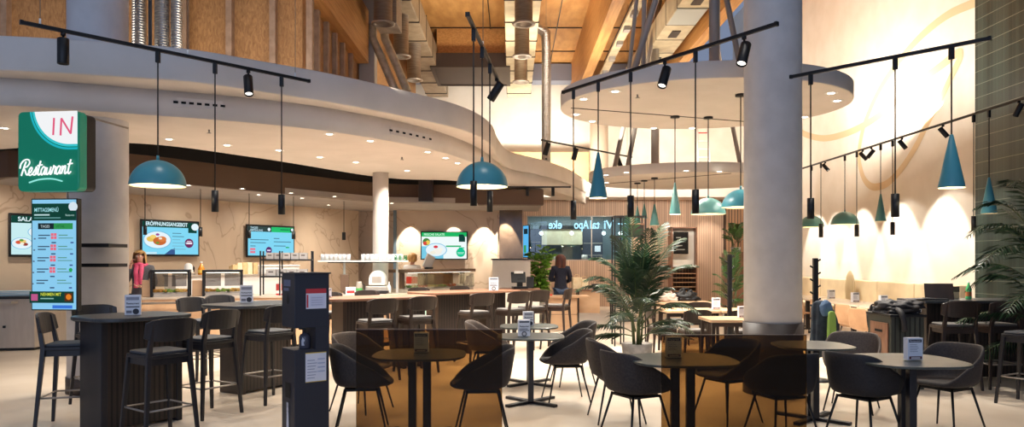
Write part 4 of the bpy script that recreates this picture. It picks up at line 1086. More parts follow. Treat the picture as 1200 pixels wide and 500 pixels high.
# ================================================================== serving counter
CP = [(-6.6,12.1), (-4.55,12.9), (-2.35,13.35), (-1.05,15.4), (-.5,16.1)]
CT = .95
def offs(pts, d):
    out = []
    for i, p in enumerate(pts):
        a = Vector(pts[max(i-1,0)]); b = Vector(pts[min(i+1,len(pts)-1)]); t = (b-a).normalized()
        out.append((p[0]-t.y*d, p[1]+t.x*d))
    return out
poly = CP+list(reversed(offs(CP, .75)))
t = CTR = thing('serving_counter', 'long angled serving counter in front of the stone wall', 'counter', (0,0,0))
obj('body', MB().prism(CP+list(reversed(offs(CP, .7))), .08, CT-.04), M_lightoak, t)
obj('worktop', MB().prism(offs(CP, -.03)+list(reversed(offs(CP, .75))), CT-.04, CT), noisy('light_worktop', rgb(206,190,172), rgb(190,172,152), 6, .3), t, bev=.006)
obj('kick_plate', MB().prism(offs(CP, .06)+list(reversed(offs(CP, .66))), 0, .08), M_black, t)
obj('tray_rail', MB().tube([(p[0], p[1], .86) for p in offs(CP, -.2)], .016, 8).tube([(p[0], p[1], .86) for p in offs(CP, -.12)], .016, 8), M_steel, t)
def back(px, Y): return Vector(((px-600)/F*Y, Y, 0))
def seg_ang(i): a, b = Vector(CP[i]), Vector(CP[i+1]); return math.atan2(b.y-a.y, b.x-a.x)
def oncounter(px, d=.35, seg=0):
    """a point on the worktop, d behind the front edge, seen in this column"""
    q = offs(CP, d); r = (px-600)/F
    for i in range(len(q)-1):
        a, b = Vector(q[i]), Vector(q[i+1]); fa, fb = a.x-r*a.y, b.x-r*b.y
        if fa*fb <= 0: c = a.lerp(b, fa/(fa-fb)); return Vector((c.x, c.y, CT)), seg_ang(i)
    return Vector((q[0][0], q[0][1], CT)), seg_ang(0)
def top_h(p, py): return EYE+(HZ-py)/F*p.y-p.z
M_steelpan = noisy('stainless_steel', rgb(192,182,170), rgb(184,174,162), 3, .35, stretch=(6,6,1), metal=.4)
def hot_case(px0, px1, py, lab, foods):
    a, an = oncounter(px0, .3); b, _ = oncounter(px1, .3); c = (a+b)/2; w = (b-a).length/2; c.z = CT+.001
    h = top_h(c, py); t = thing('food_display', lab, 'food display', c, an)
    f = MB()
    for sx in (-1, 1):
        for y in (-.25, .25): f.bx(sx*w-.02, sx*w+.02, y-.02, y+.02, 0, h)
    f.bx(-w-.02, w+.02, -.27, .27, h-.04, h); obj('frame', f, M_brownpanel if False else M_black, t, bev=.003)
    obj('heat_lamp', MB().bx(-w+.04, w-.04, -.04, .04, h-.055, h-.042), M_lensdim, t)
    for s in (0, 1):
        x0 = -w+.03+s*w; x1 = x0+w-.06
        obj('sneeze_guard', MB().add([(x0,-.27,h-.05),(x1,-.27,h-.05),(x1,-.33,.18),(x0,-.33,.18),(x0,-.264,h-.05),(x1,-.264,h-.05),(x1,-.324,.18),(x0,-.324,.18)], [(0,1,2,3),(7,6,5,4),(0,4,5,1),(1,5,6,2),(2,6,7,3),(3,7,4,0)]), glass('grey_sneeze_glass', (.55,.56,.58,1), .08), t)
    obj('well', MB().bx(-w+.03, w-.03, -.23, .23, 0, .05), M_steelpan, t)
    for i, fc in enumerate(foods):
        x = -w+.03+(i+.5)*(2*w-.06)/len(foods)
        pn = MB(); pn.bx(x-.12, x+.12, -.2, .2, .05, .075)
        o = obj('food_pan', pn, M_steelpan, t, bev=.004)
        fm = MB()
        for k in range(26): fm.sphere((x+random.uniform(-.1,.1), random.uniform(-.18,.18), .085+random.random()*.02), random.uniform(.018,.032), 8, 5)
        obj('food', fm, noisy('food_%d' % (i*7+len(foods)), rgb(*fc[0]), rgb(*fc[1]), 18, .5), o)['kind'] = 'stuff'
    return t
hot_case(179, 222, 316, 'glass hot food display with greens beside the blond woman', [((220,170,80),(196,140,60)), ((96,140,52),(170,190,80)), ((230,200,110),(210,150,70))])
hot_case(239, 283, 316, 'glass hot food display left of the paper bag stacks', [((232,224,208),(214,200,176)), ((226,214,190),(206,180,140)), ((236,230,218),(216,206,190))])
def bxthing(name, lab, cat, px0, px1, py, m, depth=.3, d=.25, z0=None, bev=.01):
    a, an = oncounter(px0, d); b, _ = oncounter(px1, d); c = (a+b)/2; c.z = CT+.001 if z0 is None else z0
    h = top_h(c, py); t = thing(name, lab, cat, c, an); w = (b-a).length/2
    return t, w, h
t, w, h = bxthing('till_screen', 'light wooden till post beside the blond woman', 'till', 167, 177, 328, None)
obj('post', MB().bx(-w, w, -.12, .12, 0, h), M_lightoak, t, bev=.01); obj('display', MB().bx(-w*.8, w*.8, .12, .14, h*.3, h-.02), M_black, t)
t, w, h = bxthing('till_screen', 'light wooden till post between the two hot food displays', 'till', 225.5, 237, 328, None)
obj('post', MB().bx(-w, w, -.12, .12, 0, h), M_lightoak, t, bev=.01); obj('display', MB().bx(-w*.8, w*.8, .12, .14, h*.3, h-.02), M_black, t)
# back shelf behind the displays carrying the tall items
def shelfline(px0, px1, Y0, Y1, z, lab):
    a, b = back(px0, Y0), back(px1, Y1); an = math.atan2(b.y-a.y, b.x-a.x); L = (b-a).length
    t = thing('back_counter', lab, 'counter', a, an)
    obj('cabinet', MB().bx(0, L, 0, .5, 0, z-.03), M_white, t); obj('top', MB().bx(-.02, L+.02, -.03, .52, z-.03, z), M_steelpan, t, bev=.004)
    return lambda px: (lambda r: (lambda fa, fb: Vector((a.lerp(b, fa/(fa-fb)).x, a.lerp(b, fa/(fa-fb)).y+.2, z+.001)))(a.x-r*a.y, b.x-r*b.y))((px-600)/F)
bc = shelfline(206, 352, 14.3, 16.4, 1.28, 'steel topped back counter along the stone wall')
p = bc(215.5); t = thing('sauce_dispenser', 'white domed dispenser on the back counter below the schnitzel screen', 'dispenser', p)
obj('body', MB().lathe([(0,0),(.09,0),(.09,.09),(.08,.11),(.08,.16),(.065,.21),(.03,.235),(0,.24)], (0,0,0), 20), M_white, t); obj('base', MB().lathe([(.1,0),(.11,.0),(.11,.06),(.1,.06)], (0,0,0), 20), M_steelpan, t)
p = bc(231); t = thing('syrup_bottle', 'orange bottle with dark stand on the back counter', 'bottle', p)
obj('bottle', MB().lathe([(0,0),(.06,0),(.065,.02),(.065,.12),(.03,.19),(.02,.20),(.02,.24),(0,.24)], (0,0,0), 18), mat('orange_liquid', rgb(226,140,40), .25), t); obj('cap', MB().lathe([(.024,.235),(.024,.27),(0,.27)], (0,0,0), 12), M_white, t); obj('label', MB().lathe([(.067,.04),(.067,.1)], (0,0,0), 18), mat('yellow_label', rgb(236,200,90), .6), t)
p = bc(221.5); t = thing('pepper_mill', 'small dark mill beside the orange bottle', 'mill', p); obj('body', MB().lathe([(0,0),(.03,0),(.022,.08),(.03,.13),(.025,.16),(0,.17)], (0,0,0), 14), M_darkwood, t); obj('knob', MB().sphere((0,0,.18), .014), M_steel, t)
M_kraft = noisy('kraft_paper', rgb(226,192,142), rgb(206,168,116), 12, .8); M_creamp = noisy('cream_paper', rgb(244,226,190), rgb(230,206,162), 12, .8)
for i, (px, n, hh) in enumerate(((269,1,.2),(275,1,.24),(281,1,.25),(287,1,.25),(293.5,1,.24))):
    p = bc(px); t = thing('paper_bag_stack', 'upright stack of folded paper bags on the back counter, ' + ('leftmost and darkest', 'second from the left', 'middle one, pale', 'second from the right', 'rightmost one')[i], 'paper bags', p, .9, 'paper bag stacks')
    for q in range(3): obj('bag', MB().bx(-.055, .055, -.07+q*.05, -.03+q*.05, 0, hh-.015*q), (M_kraft, M_creamp)[(i+q) % 2], t, bev=.004)
p = bc(323); t = thing('bread_box', 'long white rounded bread box on the back counter behind the tray shelf', 'box', p, .9)
obj('body', MB().prism(rrect(.95, .3, .08), 0, .16), M_white, t, bev=.03); obj('lid', MB().prism(rrect(.97, .32, .08), .16, .19), M_white, t, bev=.01)
# black tray shelf with glass racks
a, an = oncounter(307, .25); b, _ = oncounter(366, .25); c = (a+b)/2; c.z = CT+.001; w = (b-a).length/2
t = thing('tray_shelf', 'black metal shelf rack with pale trays on the counter', 'shelf rack', c, an); h = top_h(c, 294)
for x in (-w, -.25*w, w):
    for y in (-.2, .2): obj('upright', MB().bx(x-.012, x+.012, y-.012, y+.012, 0, h), M_black, t)
for z in (.33, h-.16): obj('shelf_board', MB().bx(-w, w, -.2, .2, z-.012, z+.012), M_black, t)
for z, n, lab in ((.345, 4, 'grey tray rack lying on the lower board of the black tray shelf'), (h-.147, 5, 'grey tray rack lying on the upper board of the black tray shelf')):
    for i in range(n):
        x = -w+.08+(i+.5)*(2*w-.16)/n; R_ = Matrix.Rotation(an, 3, 'Z') @ Vector((x, 0, z))
        q = thing('glass_rack', lab, 'rack', c+R_, an, lab.replace('grey tray rack lying', 'racks'))
        ww = (2*w-.16)/n/2-.006
        obj('crate', MB().bx(-ww, ww, -.16, .16, 0, .1).bx(-ww-.004, ww+.004, -.165, .165, .1, .115), mat('grey_crate', rgb(176,172,170), .5), q, bev=.004)
        obj('handle_slot', MB().bx(-ww*.5, ww*.5, -.163, -.159, .06, .08), M_plinth, q)
for i in range(4):
    x = -.15+i*.09+.3*0; R_ = Matrix.Rotation(an, 3, 'Z') @ Vector((x, -.06, 0))
    q = thing('juice_carton', 'red and white carton standing under the black tray shelf', 'carton', c+R_+Vector((0,0,.0)), an, 'cartons under the tray shelf')
    obj('box', MB().bx(-.036, .036, -.036, .036, 0, .2), mat('carton_red', rgb(186,54,50), .5), q, bev=.003); obj('white_band', MB().bx(-.0365, .0365, -.0365, .0365, .03, .08), M_white, q); obj('cap', MB().lathe([(.014,.2),(.014,.215),(0,.215)], (0,0,0), 10), M_white, q)
# glass shelf with rows of tumblers
a, an = oncounter(381, .3); b, _ = oncounter(463, .3)
zs = 1.57; c = (a+b)/2; c.z = CT+.001; w = (b-a).length/2
t = thing('glass_shelf', 'glass shelf on slim posts carrying rows of tumblers over the counter', 'shelf', c, an)
obj('shelf_pane', MB().bx(-w-.1, w+.2, -.22, .22, .60, .615), glass('green_shelf_glass', (.8,.92,.88,1), .15), t)
obj('edge_strip', MB().bx(-w-.1, w+.2, -.225, -.22, .595, .62), M_white, t)
for x in (-w*.45, w): obj('post', MB().bx(x-.02, x+.02, -.02, .02, 0, .60), M_greysteel, t, bev=.003)
obj('beam', MB().bx(-w*.9, w, -.02, .02, .575, .60), M_black, t)
obj('control_box', MB().bx(-w*.55, -w*.32, -.12, .02, .05, .36), M_brownpanel, t, bev=.008)
def mk_glass():
    q = thing('tumbler', 'glass', 'glass')
    obj('glass', MB().lathe([(0,.004),(.03,.004),(.034,0),(.036,.12),(.033,.12),(.029,.012),(0,.012)], (0,0,0), 14), M_cup, q)
    return q
PG = Proto(mk_glass)
for x0, n, lab, grp in ((-w-.02, 7, 'clear tumbler in the left row on the glass shelf above the counter', 'left row of tumblers'), (.06*w, 10, 'clear tumbler in the right row on the glass shelf, beside the slim white column', 'right row of tumblers')):
    for i in range(n):
        for j in (0, 1):
            v = Matrix.Rotation(an, 3, 'Z') @ Vector((x0+i*.078, -.1+j*.13, .6165)); PG.put(c+v, 0, lab, grp)
M_greencup = glass('green_glass', (.5,.85,.62,1), .14, .05)
for i in range(3):
    v = Matrix.Rotation(an, 3, 'Z') @ Vector((w-.02+i*.085, -.1, .6165))
    q = thing('tumbler', 'green tumbler at the right end of the glass shelf', 'glass', c+v, 0, 'green tumblers'); obj('glass', MB().lathe([(0,.004),(.03,.004),(.034,0),(.036,.1),(.033,.1),(.029,.012),(0,.012)], (0,0,0), 14), M_greencup, q)
# white machine and small things under the glass shelf
p, an = oncounter(443, .42); t = thing('slush_machine', 'white rounded drinks machine under the glass shelf beside the slim column', 'machine', p+Vector((0,0,.001)), 0)
obj('base', MB().bx(-.2, .2, -.2, .2, 0, .14), M_steelpan, t, bev=.01)
hd = MB(); hd.prism([(.15*math.cos(a), .17*math.sin(a)+.02) for a in [PI*i/16 for i in range(17)]]+[(-.15,-.08),(.15,-.08)], -.14, .14); hd.v = [(v[0], v[2], v[1]+.24) for v in hd.v]
obj('hood', hd, M_white, t, bev=.01); obj('opening', MB().bx(-.09, .09, -.145, -.139, .2, .32), M_steelpan, t)
obj('drip_tray', MB().bx(-.24, .24, -.3, -.2, .02, .06), M_black, t)
p, an = oncounter(421, .3); t = thing('juice_jug', 'steel jug with green label under the glass shelf', 'jug', p+Vector((0,0,.001)))
obj('jug', MB().lathe([(0,0),(.055,0),(.06,.16),(.05,.2),(.05,.23),(0,.23)], (0,0,0), 18), M_steelpan, t); obj('handle', MB().tube(catmull([(.055,0,.18),(.1,0,.17),(.1,0,.07),(.057,0,.05)], 4), .008, 8), M_black, t); obj('label', MB().lathe([(.0615,.05),(.0615,.11)], (0,0,0), 18), mat('green_label', rgb(70,160,80), .5), t)
p, an = oncounter(411, .25); t = thing('napkin_box', 'pale napkin box with red print under the glass shelf', 'box', p+Vector((0,0,.001)), an); obj('box', MB().bx(-.09, .09, -.07, .07, 0, .13), M_white, t, bev=.005); obj('red_print', MB().bx(-.07, .07, -.072, -.07, .02, .07), M_red, t)
p, an = oncounter(456, .2); t = thing('milk_bottle', 'small white bottle under the right end of the glass shelf', 'bottle', p+Vector((0,0,.001))); obj('bottle', MB().lathe([(0,0),(.035,0),(.035,.13),(.015,.17),(.015,.2),(0,.2)], (0,0,0), 14), M_white, t); obj('cap', MB().lathe([(.018,.195),(.018,.22),(0,.22)], (0,0,0), 12), M_greysteel, t)
# salad display with dark hood
a, an = oncounter(468, .3); b, _ = oncounter(543, .3); c = (a+b)/2; c.z = CT+.001; w = (b-a).length/2; h = top_h(c, 315)
t = thing('salad_display', 'salad bar display with a brown hood and glass below the salad screen', 'food display', c, an)
obj('hood', MB().bx(-w-.05, w+.03, -.32, .28, h-.06, h), M_brownpanel, t, bev=.006)
for x in (-w+.06, -w*.25, w-.03): obj('post', MB().bx(x-.05, x+.05, -.03, .03, .0, h-.06), M_brownpanel, t, bev=.004)
obj('back_panel', MB().bx(-w*.2, w-.06, .22, .24, .1, h-.06), noisy('amber_wood', rgb(170,130,76), rgb(150,108,60), 4, .5), t)
obj('light_strip', MB().bx(-w, w-.05, -.24, -.20, h-.068, h-.06), M_lensdim, t)
obj('front_glass', MB().bx(-w, w, -.30, -.292, .06, h-.1), M_clear, t)
obj('salad_well', MB().bx(-w, w, -.27, .22, 0, .07), M_steelpan, t)
for i in range(6):
    x = -w+.1+(i+.5)*(2*w-.2)/6
    o = obj('food_pan', MB().bx(x-.1, x+.1, -.24, .18, .07, .085), M_steelpan, t)
    fm = MB()
    for k in range(22): fm.sphere((x+random.uniform(-.08,.08), random.uniform(-.2,.14), .095+random.random()*.02), random.uniform(.016,.03), 8, 5)
    obj('salad', fm, noisy('salad_%d' % i, rgb(*((110,150,60),(206,80,60),(230,210,130),(96,130,50),(214,120,60),(236,228,206))[i]), rgb(*((80,120,46),(160,60,50),(206,180,90),(130,160,70),(190,90,50),(216,200,170))[i]), 18, .5), o)['kind'] = 'stuff'
obj('cooler_panel', MB().bx(-w+.05, w*.4, -.33, -.30, -.62, -.08), mat('cooler_glow', rgb(196,226,206), .3, emit=rgb(190,226,206), es=.5), CTR, loc=c, rz=an)
p = c+Matrix.Rotation(an, 3, 'Z') @ Vector((-.08, .05, h)); t = thing('till_monitor', 'slanted grey till monitor on top of the salad display', 'monitor', p, an)
obj('panel', MB().box((0,0,.15), (.26,.03,.28), M=Matrix.Rotation(.35, 3, 'Y') @ Matrix.Rotation(.2, 3, 'X')), M_greysteel, t, bev=.005); obj('stand', MB().bx(-.08, .08, -.05, .05, 0, .04), M_black, t)
# till at the right end
p, an = oncounter(606, .3); p = P(606, 0, 15.95); p.z = CT+.001
p2 = Vector(((603-600)/F*16.2, 16.2, 0))
t = thing('till_desk', 'white till desk at the right end of the counter', 'desk', (.17, 16.1, 0)); obj('body', MB().bx(-.42, .42, -.3, .6, 0, .92), M_wallwhite, t); obj('top', MB().bx(-.45, .45, -.33, .62, .92, .95), M_midwood, t, bev=.005)
t = thing('card_terminal', 'black till terminal with angled screens in front of the white partition', 'till', (.17, 16.05, .951), .2)
obj('base', MB().bx(-.16, .16, -.12, .12, 0, .05), M_black, t, bev=.005)
obj('screen', MB().box((-.03,0,.25), (.32,.03,.24), M=Matrix.Rotation(-.3, 3, 'X')), M_black, t, bev=.005); obj('neck', MB().bx(-.06, .06, -.03, .03, .05, .22), M_black, t)
obj('screen_bezel', MB().box((-.03,-.02,.36), (.2,.03,.05), M=Matrix.Rotation(-.3, 3, 'X')), M_white, t)
obj('customer_display', MB().box((.22,-.05,.14), (.16,.03,.26), M=Matrix.Rotation(-.25, 3, 'Z') @ Matrix.Rotation(-.4, 3, 'X')), M_black, t, bev=.005)
# stainless counter with blue trays at far left
t = thing('steel_counter', 'stainless steel tray counter at the far left behind the stools', 'counter', (-9.0, 12.8, 0))
q = [(-.75,-.25),(.66,.02),(.66,1.2),(-.75,-.15)]
def grow_poly(q, d): return [(q[0][0]-d,q[0][1]-d),(q[1][0]+d,q[1][1]-d),(q[2][0]+d,q[2][1]),(q[3][0]-d,q[3][1])]
obj('front', MB().prism(q, .05, .9), M_steelpan, t); obj('top', MB().prism(grow_poly(q, .03), .9, .94), M_black, t); obj('kick', MB().prism(grow_poly(q, -.03), 0, .05), M_black, t)
obj('tray_rail', MB().prism([(-.75,-.5),(.45,-.27),(.45,-.1),(-.75,-.33)], .84, .87), M_steelpan, t); obj('lock', MB().box((.2,-.085,.42), (.04,.02,.04), .19), M_black, t)
for i in range(4):
    q = thing('serving_tray', 'light blue tray in the stack on the steel counter', 'tray', (-8.86, 13.2, .9405+i*.022), .5+.02*(i-1), 'stack of blue trays'); obj('tray', MB().prism(rrect(.62, .34, .05), 0, .02), mat('blue_tray', rgb(110,190,220), .4), q, bev=.004); obj('rim', MB().tube([(x, y, .018) for x, y in rrect(.62, .34, .05)], .006, 6, closed=True), M_white, q)
# ================================================================== kitchen behind the glass
t = thing('kitchen_hood', 'white extractor hood in the kitchen behind the glass', 'hood', (1.85, 27.5, 0))
obj('hood', MB().bx(-.75, .75, -.4, .5, 2.15, 2.75), M_creamduct, t, bev=.01); obj('rim', MB().bx(-.8, .8, -.45, .5, 2.72, 2.86), M_black, t, bev=.005)
t = thing('kitchen_cabinet', 'dark kitchen wall units right of the white hood', 'cabinet', (3.0, 27.7, 0))
obj('body', MB().bx(-.35, .4, -.2, .5, 1.3, 2.75), M_anthracite, t)
for z in (1.75, 2.2): obj('shelf', MB().bx(-.33, .38, -.22, -.2, z, z+.03), M_steel, t)
obj('notice', MB().bx(.1, .32, -.215, -.205, 1.9, 2.12), M_paper, t)
t = thing('kitchen_oven', 'dark oven tower behind the kitchen glass at its left end', 'oven', (.95, 27.6, 0))
obj('body', MB().bx(-.3, .15, -.3, .4, 0, 2.75), M_anthracite, t); obj('door', MB().bx(-.26, .11, -.32, -.3, 1.6, 2.2), M_black, t); obj('handle', MB().tube([(-.24,-.35,2.25),(.09,-.35,2.25)], .012, 6), M_steel, t)
t = thing('kitchen_worktop', 'steel kitchen worktop with pots behind the glass', 'worktop', (2.4, 26.8, 0))
obj('top', MB().bx(-1.9, 2.2, -.3, .3, 1.42, 1.46), M_steelpan, t); obj('base', MB().bx(-1.9, 2.2, -.28, .3, 0, 1.42), M_greysteel, t)
for x, r, h, lab in ((-.9,.14,.25,'steel pot on the kitchen worktop, left one'), (.25,.12,.32,'tall steel pot on the kitchen worktop below the hood'), (.75,.15,.2,'wide steel pot on the kitchen worktop, right one')):
    q = thing('cooking_pot', lab, 'pot', (2.4+x, 26.8, 1.461)); obj('pot', MB().lathe([(0,0),(r,0),(r,h),(r*.95,h),(r*.95,.02),(0,.02)], (0,0,0), 20), M_steel, q); obj('handle', MB().tube([(-r-.04,0,h*.8),(r+.04,0,h*.8)], .01, 6), M_black, q)
for x, z in ((1.05, 2.93), (2.15, 2.9), (3.3, 2.9), (3.9, 2.9)):
    q = thing('kitchen_lamp', 'small round white lamp under the kitchen ceiling', 'lamp', (x, 26.4, 2.55), 0, 'kitchen lamps')
    obj('globe', MB().sphere((0,0,0), .07, 14, 10), emis((.95,1,1,1), 5), q); obj('rod', MB().tube([(0,0,.06),(0,0,.85)], .006, 6), M_black, q)

# ================================================================== back of the room
t = thing('tray_station', 'tray return station with a dark board in front of the slatted wall', 'tray station', (5.62, 23.9, 0))
obj('side_panel', MB().bx(-.42, -.38, 0, .6, 0, 2.65), M_midwood, t); obj('side_panel', MB().bx(.38, .42, 0, .6, 0, 2.65), M_midwood, t); obj('back_panel', MB().bx(-.38, .38, .56, .6, 0, 2.65), M_slatbrown, t)
obj('top_panel', MB().bx(-.42, .42, 0, .6, 2.62, 2.66), M_midwood, t); obj('menu_panel', MB().bx(-.36, .12, -.02, .0, 1.78, 2.5), M_black_matte, t)
g = Gfx(ink_mk)
for i, l in enumerate((.16,.24,.2,.28)): g.rect(-.28, 2.3-.13*i, -.28+l, 2.33-.13*i, (150,150,140))
g.build('chalk_lines', t, (0, -.021, 0))
obj('ledge', MB().bx(-.38, .38, -.05, .56, 1.36, 1.42), M_white, t, bev=.005); obj('inner_panel', MB().bx(-.38, .38, .3, .32, 1.42, 2.62), M_wallwhite, t)
for i in range(8): obj('tray', MB().bx(-.36, .36, -.01, .5, .12+.145*i, .14+.145*i), M_lightoak, t)
# middle dining tables of oak with dark wooden chairs
def oak_table(px, Y, w, d, lab, an=0):
    t = thing('oak_table', lab, 'table', G(px, Y), an)
    obj('tabletop', MB().prism(rrect(w, d, .03), .70, .74), M_lightoak, t, bev=.006)
    for sx in (-1, 1):
        for sy in (-1, 1): obj('leg', sqleg((sx*(w/2-.06), sy*(d/2-.06), .70), (sx*(w/2-.04), sy*(d/2-.04), 0), .05, .035), M_darkwood, t)
    for y in (-d/2+.05, d/2-.07): obj('table_rail', MB().bx(-w/2+.06, w/2-.06, y, y+.02, .64, .70), M_darkwood, t)
oak_table(800, 14.8, 1.1, .8, 'pale oak table with bags, farthest of the oak tables by the tray station')
oak_table(806, 12.5, .92, .8, 'oak table behind the right divider, left one beside the palm')
oak_table(866, 12.5, .76, .8, 'oak table with a menu card behind the right divider, by the bright coat stand plant')
oak_table(850, 10.6, .62, .7, 'small oak table directly left of the grey column base')
def wchair(px, Y, to, lab): PC.put(G(px, Y), face(*to), lab)
wchair(812, 11.75, (-.1,1), 'dark wooden chair in front of the left oak table beside the palm')
wchair(869, 11.65, (.1,1), 'dark wooden chair in front of the oak table with the menu card')
wchair(776, 12.3, (1,.1), 'dark wooden chair at the left end of the oak table behind the palm')
wchair(812, 15.6, (0,-1), 'dark wooden chair behind the farthest oak table under the bags')
wchair(792, 13.8, (.1,1), 'dark wooden chair in front of the farthest oak table, left one')
wchair(818, 13.9, (.1,1), 'dark wooden chair in front of the farthest oak table, right one')
menu_card(on(839,12.4,.74), .1, 'menu card on the oak table below the plant by the black coat post', .13, .2, 0)
menu_card(on(869,10.6,.74), .1, 'menu card on the small oak table beside the grey column', .10, .17, 0)
from mathutils import noise as mnoise
def lump(c, s, amp=.25, freq=7, seed=0, flat=.35):
    """crumpled soft heap: a ball with folds, flattened underneath"""
    mb = MB(); n, k = 40, 24; vs_ = []
    for i in range(k+1):
        th = PI*i/k
        for j in range(n):
            a = 2*PI*j/n; d = Vector((math.sin(th)*math.cos(a), math.sin(th)*math.sin(a), -math.cos(th)))
            q = Vector((d.x*s[0]*freq+seed, d.y*s[1]*freq, d.z*s[2]*freq*1.6))
            f = 1+amp*(mnoise.noise(q)+.6*abs(mnoise.noise(q*2.3)))
            v = Vector((d.x*s[0]*f, d.y*s[1]*f, d.z*s[2]*f))*.5
            v.z = max(v.z, -s[2]*.5*flat); vs_.append((c[0]+v.x, c[1]+v.y, c[2]+v.z+s[2]*.5*flat))
    return mb.add(vs_, [(i*n+j, i*n+(j+1) % n, (i+1)*n+(j+1) % n, (i+1)*n+j) for i in range(k) for j in range(n)], 0, True)
def bag(loc, m, lab, s=(.3,.2,.16), cat='bag', name='bag', rz=0):
    t = thing(name, lab, cat, loc, rz)
    obj('body', lump((0,0,0), (s[0], s[1], s[2]*1.25), .4, 9, s[0]*10), m, t)
    z = s[2]*.8
    obj('strap', MB().tube(catmull([(-s[0]*.3,0,z*.7),(-s[0]*.15,.02,z*1.25),(s[0]*.15,.02,z*1.25),(s[0]*.3,0,z*.7)], 5), .012, 6), m, t)
    return t
bag(on(783,14.8,.745), mat('pale_fabric', rgb(206,186,170), .8), 'pale crumpled scarf bundle on the farthest oak table', (.34,.3,.2), 'scarf', 'scarf_bundle')
bag(on(803,14.95,.745), M_black, 'black shoulder bag on the farthest oak table', (.5,.25,.24))
t = thing('wood_tray', 'small oak serving board in front of the black bag', 'board', on(798,14.5,.741)); obj('board', MB().prism(rrect(.42,.16,.03), 0, .02), M_lightoak, t, bev=.004); obj('handle', MB().tube([(.2,0,.012),(.28,0,.012)], .014, 8), M_lightoak, t)
# desk of the woman in dark blue, with things on it
t = thing('collection_desk', 'pale oak desk the dark haired woman stands behind', 'desk', G(661,16.6)); obj('top', MB().prism(rrect(1.1,.6,.04), .74, .78), M_lightoak, t, bev=.005); obj('pedestal', MB().bx(-.4, .28, -.2, .2, 0, .74), M_lightoak, t, bev=.005); obj('drawer_line', MB().bx(-.4, .28, -.203, -.2, .36, .37), M_plinth, t)
t = thing('red_folder', 'red folder lying on the pale oak desk', 'folder', on(642,16.5,.781)); obj('cover', MB().bx(-.1, .1, -.07, .07, 0, .03), mat('orange_red', rgb(220,70,34), .5), t, bev=.004); obj('pages', MB().bx(-.095, .102, -.065, .072, .006, .024), M_paper, t)
t = thing('side_console', 'oak console with black frame between the desk and the palm', 'console', G(697,17.2)); obj('top', MB().bx(-.42, .42, -.2, .25, .86, .9), M_midwood, t, bev=.004); obj('box', MB().bx(-.4, .1, -.16, .22, .35, .86), M_lightoak, t)
for x in (-.4, .4):
    for y in (-.18, .23): obj('leg', MB().bx(x-.015, x+.015, y-.015, y+.015, 0, .86), M_black, t)
for px, w, h, lab in ((676,.22,.27,'cream paper carrier bag on the console, left of two'), (684.5,.16,.23,'cream paper carrier bag on the console, right of two')):
    p = on(px,17.25,.901); t = thing('carrier_bag', lab, 'bag', p, .2); obj('bag', MB().bx(-w/2, w/2, -.07, .07, 0, h), M_creamp, t, bev=.008); obj('handle', MB().tube(catmull([(-.05,0,h-.01),(-.04,0,h+.06),(.04,0,h+.06),(.05,0,h-.01)], 4), .005, 6), M_kraft, t)
t = thing('laptop_bag', 'flat dark laptop on the right end of the console', 'laptop', on(702,17.2,.901)); obj('base', MB().bx(-.16, .16, -.11, .11, 0, .02), M_black, t, bev=.003); obj('lid', MB().box((0,.12,.06), (.32,.012,.12), M=Matrix.Rotation(-.3,3,'X')), M_black, t, bev=.003)
# black plant rack behind the palm
t = thing('plant_rack', 'tall open black metal rack behind the central palm', 'rack', (2.16, 13.6, 0))
for x in (-.28, -.12, .28):
    for y in (-.18, .18): obj('upright', MB().bx(x-.012, x+.012, y-.012, y+.012, 0, 2.39), M_black, t)
for z in (.45, .95, 1.5, 2.0, 2.37): obj('shelf', MB().bx(-.28, .28, -.18, .18, z, z+.02), M_black, t)
t = thing('storage_box', 'dark storage box on an upper board of the black rack', 'box', (2.3, 13.6, 2.021)); obj('box', MB().bx(-.12, .12, -.14, .14, 0, .2), M_darkwood, t, bev=.006); obj('lid', MB().bx(-.125, .125, -.145, .145, .2, .23), M_midwood, t, bev=.004)
# ladder far behind on the canopy
t = thing('ladder', 'white ladder with red top leaning at the bright upper wall', 'ladder', (6.05, 22.9, 4.1))
for sx in (-1, 1): obj('rail', MB().tube([(sx*.2-.1,-.2,0),(sx*.15+.1,.85,2.2)], .03, 8), M_white, t)
for i in range(8):
    k = (i+.6)/8; obj('rung', MB().tube([(-.1-.2+.25*k,-.2+1.05*k,2.2*k),(-.1+.2+.15*k,-.2+1.05*k,2.2*k)], .018, 6), M_white if i < 5 else M_red, t)

# ================================================================== right side booth
t = thing('banquette', 'long cream upholstered bench along the white wall', 'bench', (0,0,0))
for i in range(6):
    y0 = 13.75+i*1.55
    obj('back_cushion', MB().bx(WX-.22, WX-.04, y0+.01, y0+1.54, .46, 1.1), M_cream, t, bev=.03)
    obj('seat_cushion', MB().bx(WX-.75, WX-.2, y0+.01, y0+1.54, .34, .47), M_cream, t, bev=.03)
obj('base', MB().bx(WX-.7, WX-.04, 13.75, 23.05, .0, .34), M_lightoak, t)
for i, (y, lab) in enumerate(((12.75,'oak booth table nearest the dark ribbed box, with a menu card'), (14.15,'second oak booth table from the ribbed box, with a menu card'), (15.6,'third oak booth table from the ribbed box, with a menu card'), (17.1,'farthest oak booth table, beside the coat stand'))):
    t = thing('booth_table', lab, 'table', (6.75, y, 0))
    obj('tabletop', MB().prism(rrect(.85, 1.3, .04), .71, .74), mat('pale_tabletop', rgb(236,220,196), .35), t, bev=.005)
    for sy in (-1, 1): obj('post', MB().bx(-.04, .04, sy*.35-.04, sy*.35+.04, .03, .71), M_stoolblack, t); obj('foot', MB().bx(-.3, .3, sy*.35-.04, sy*.35+.04, 0, .03), M_stoolblack, t)
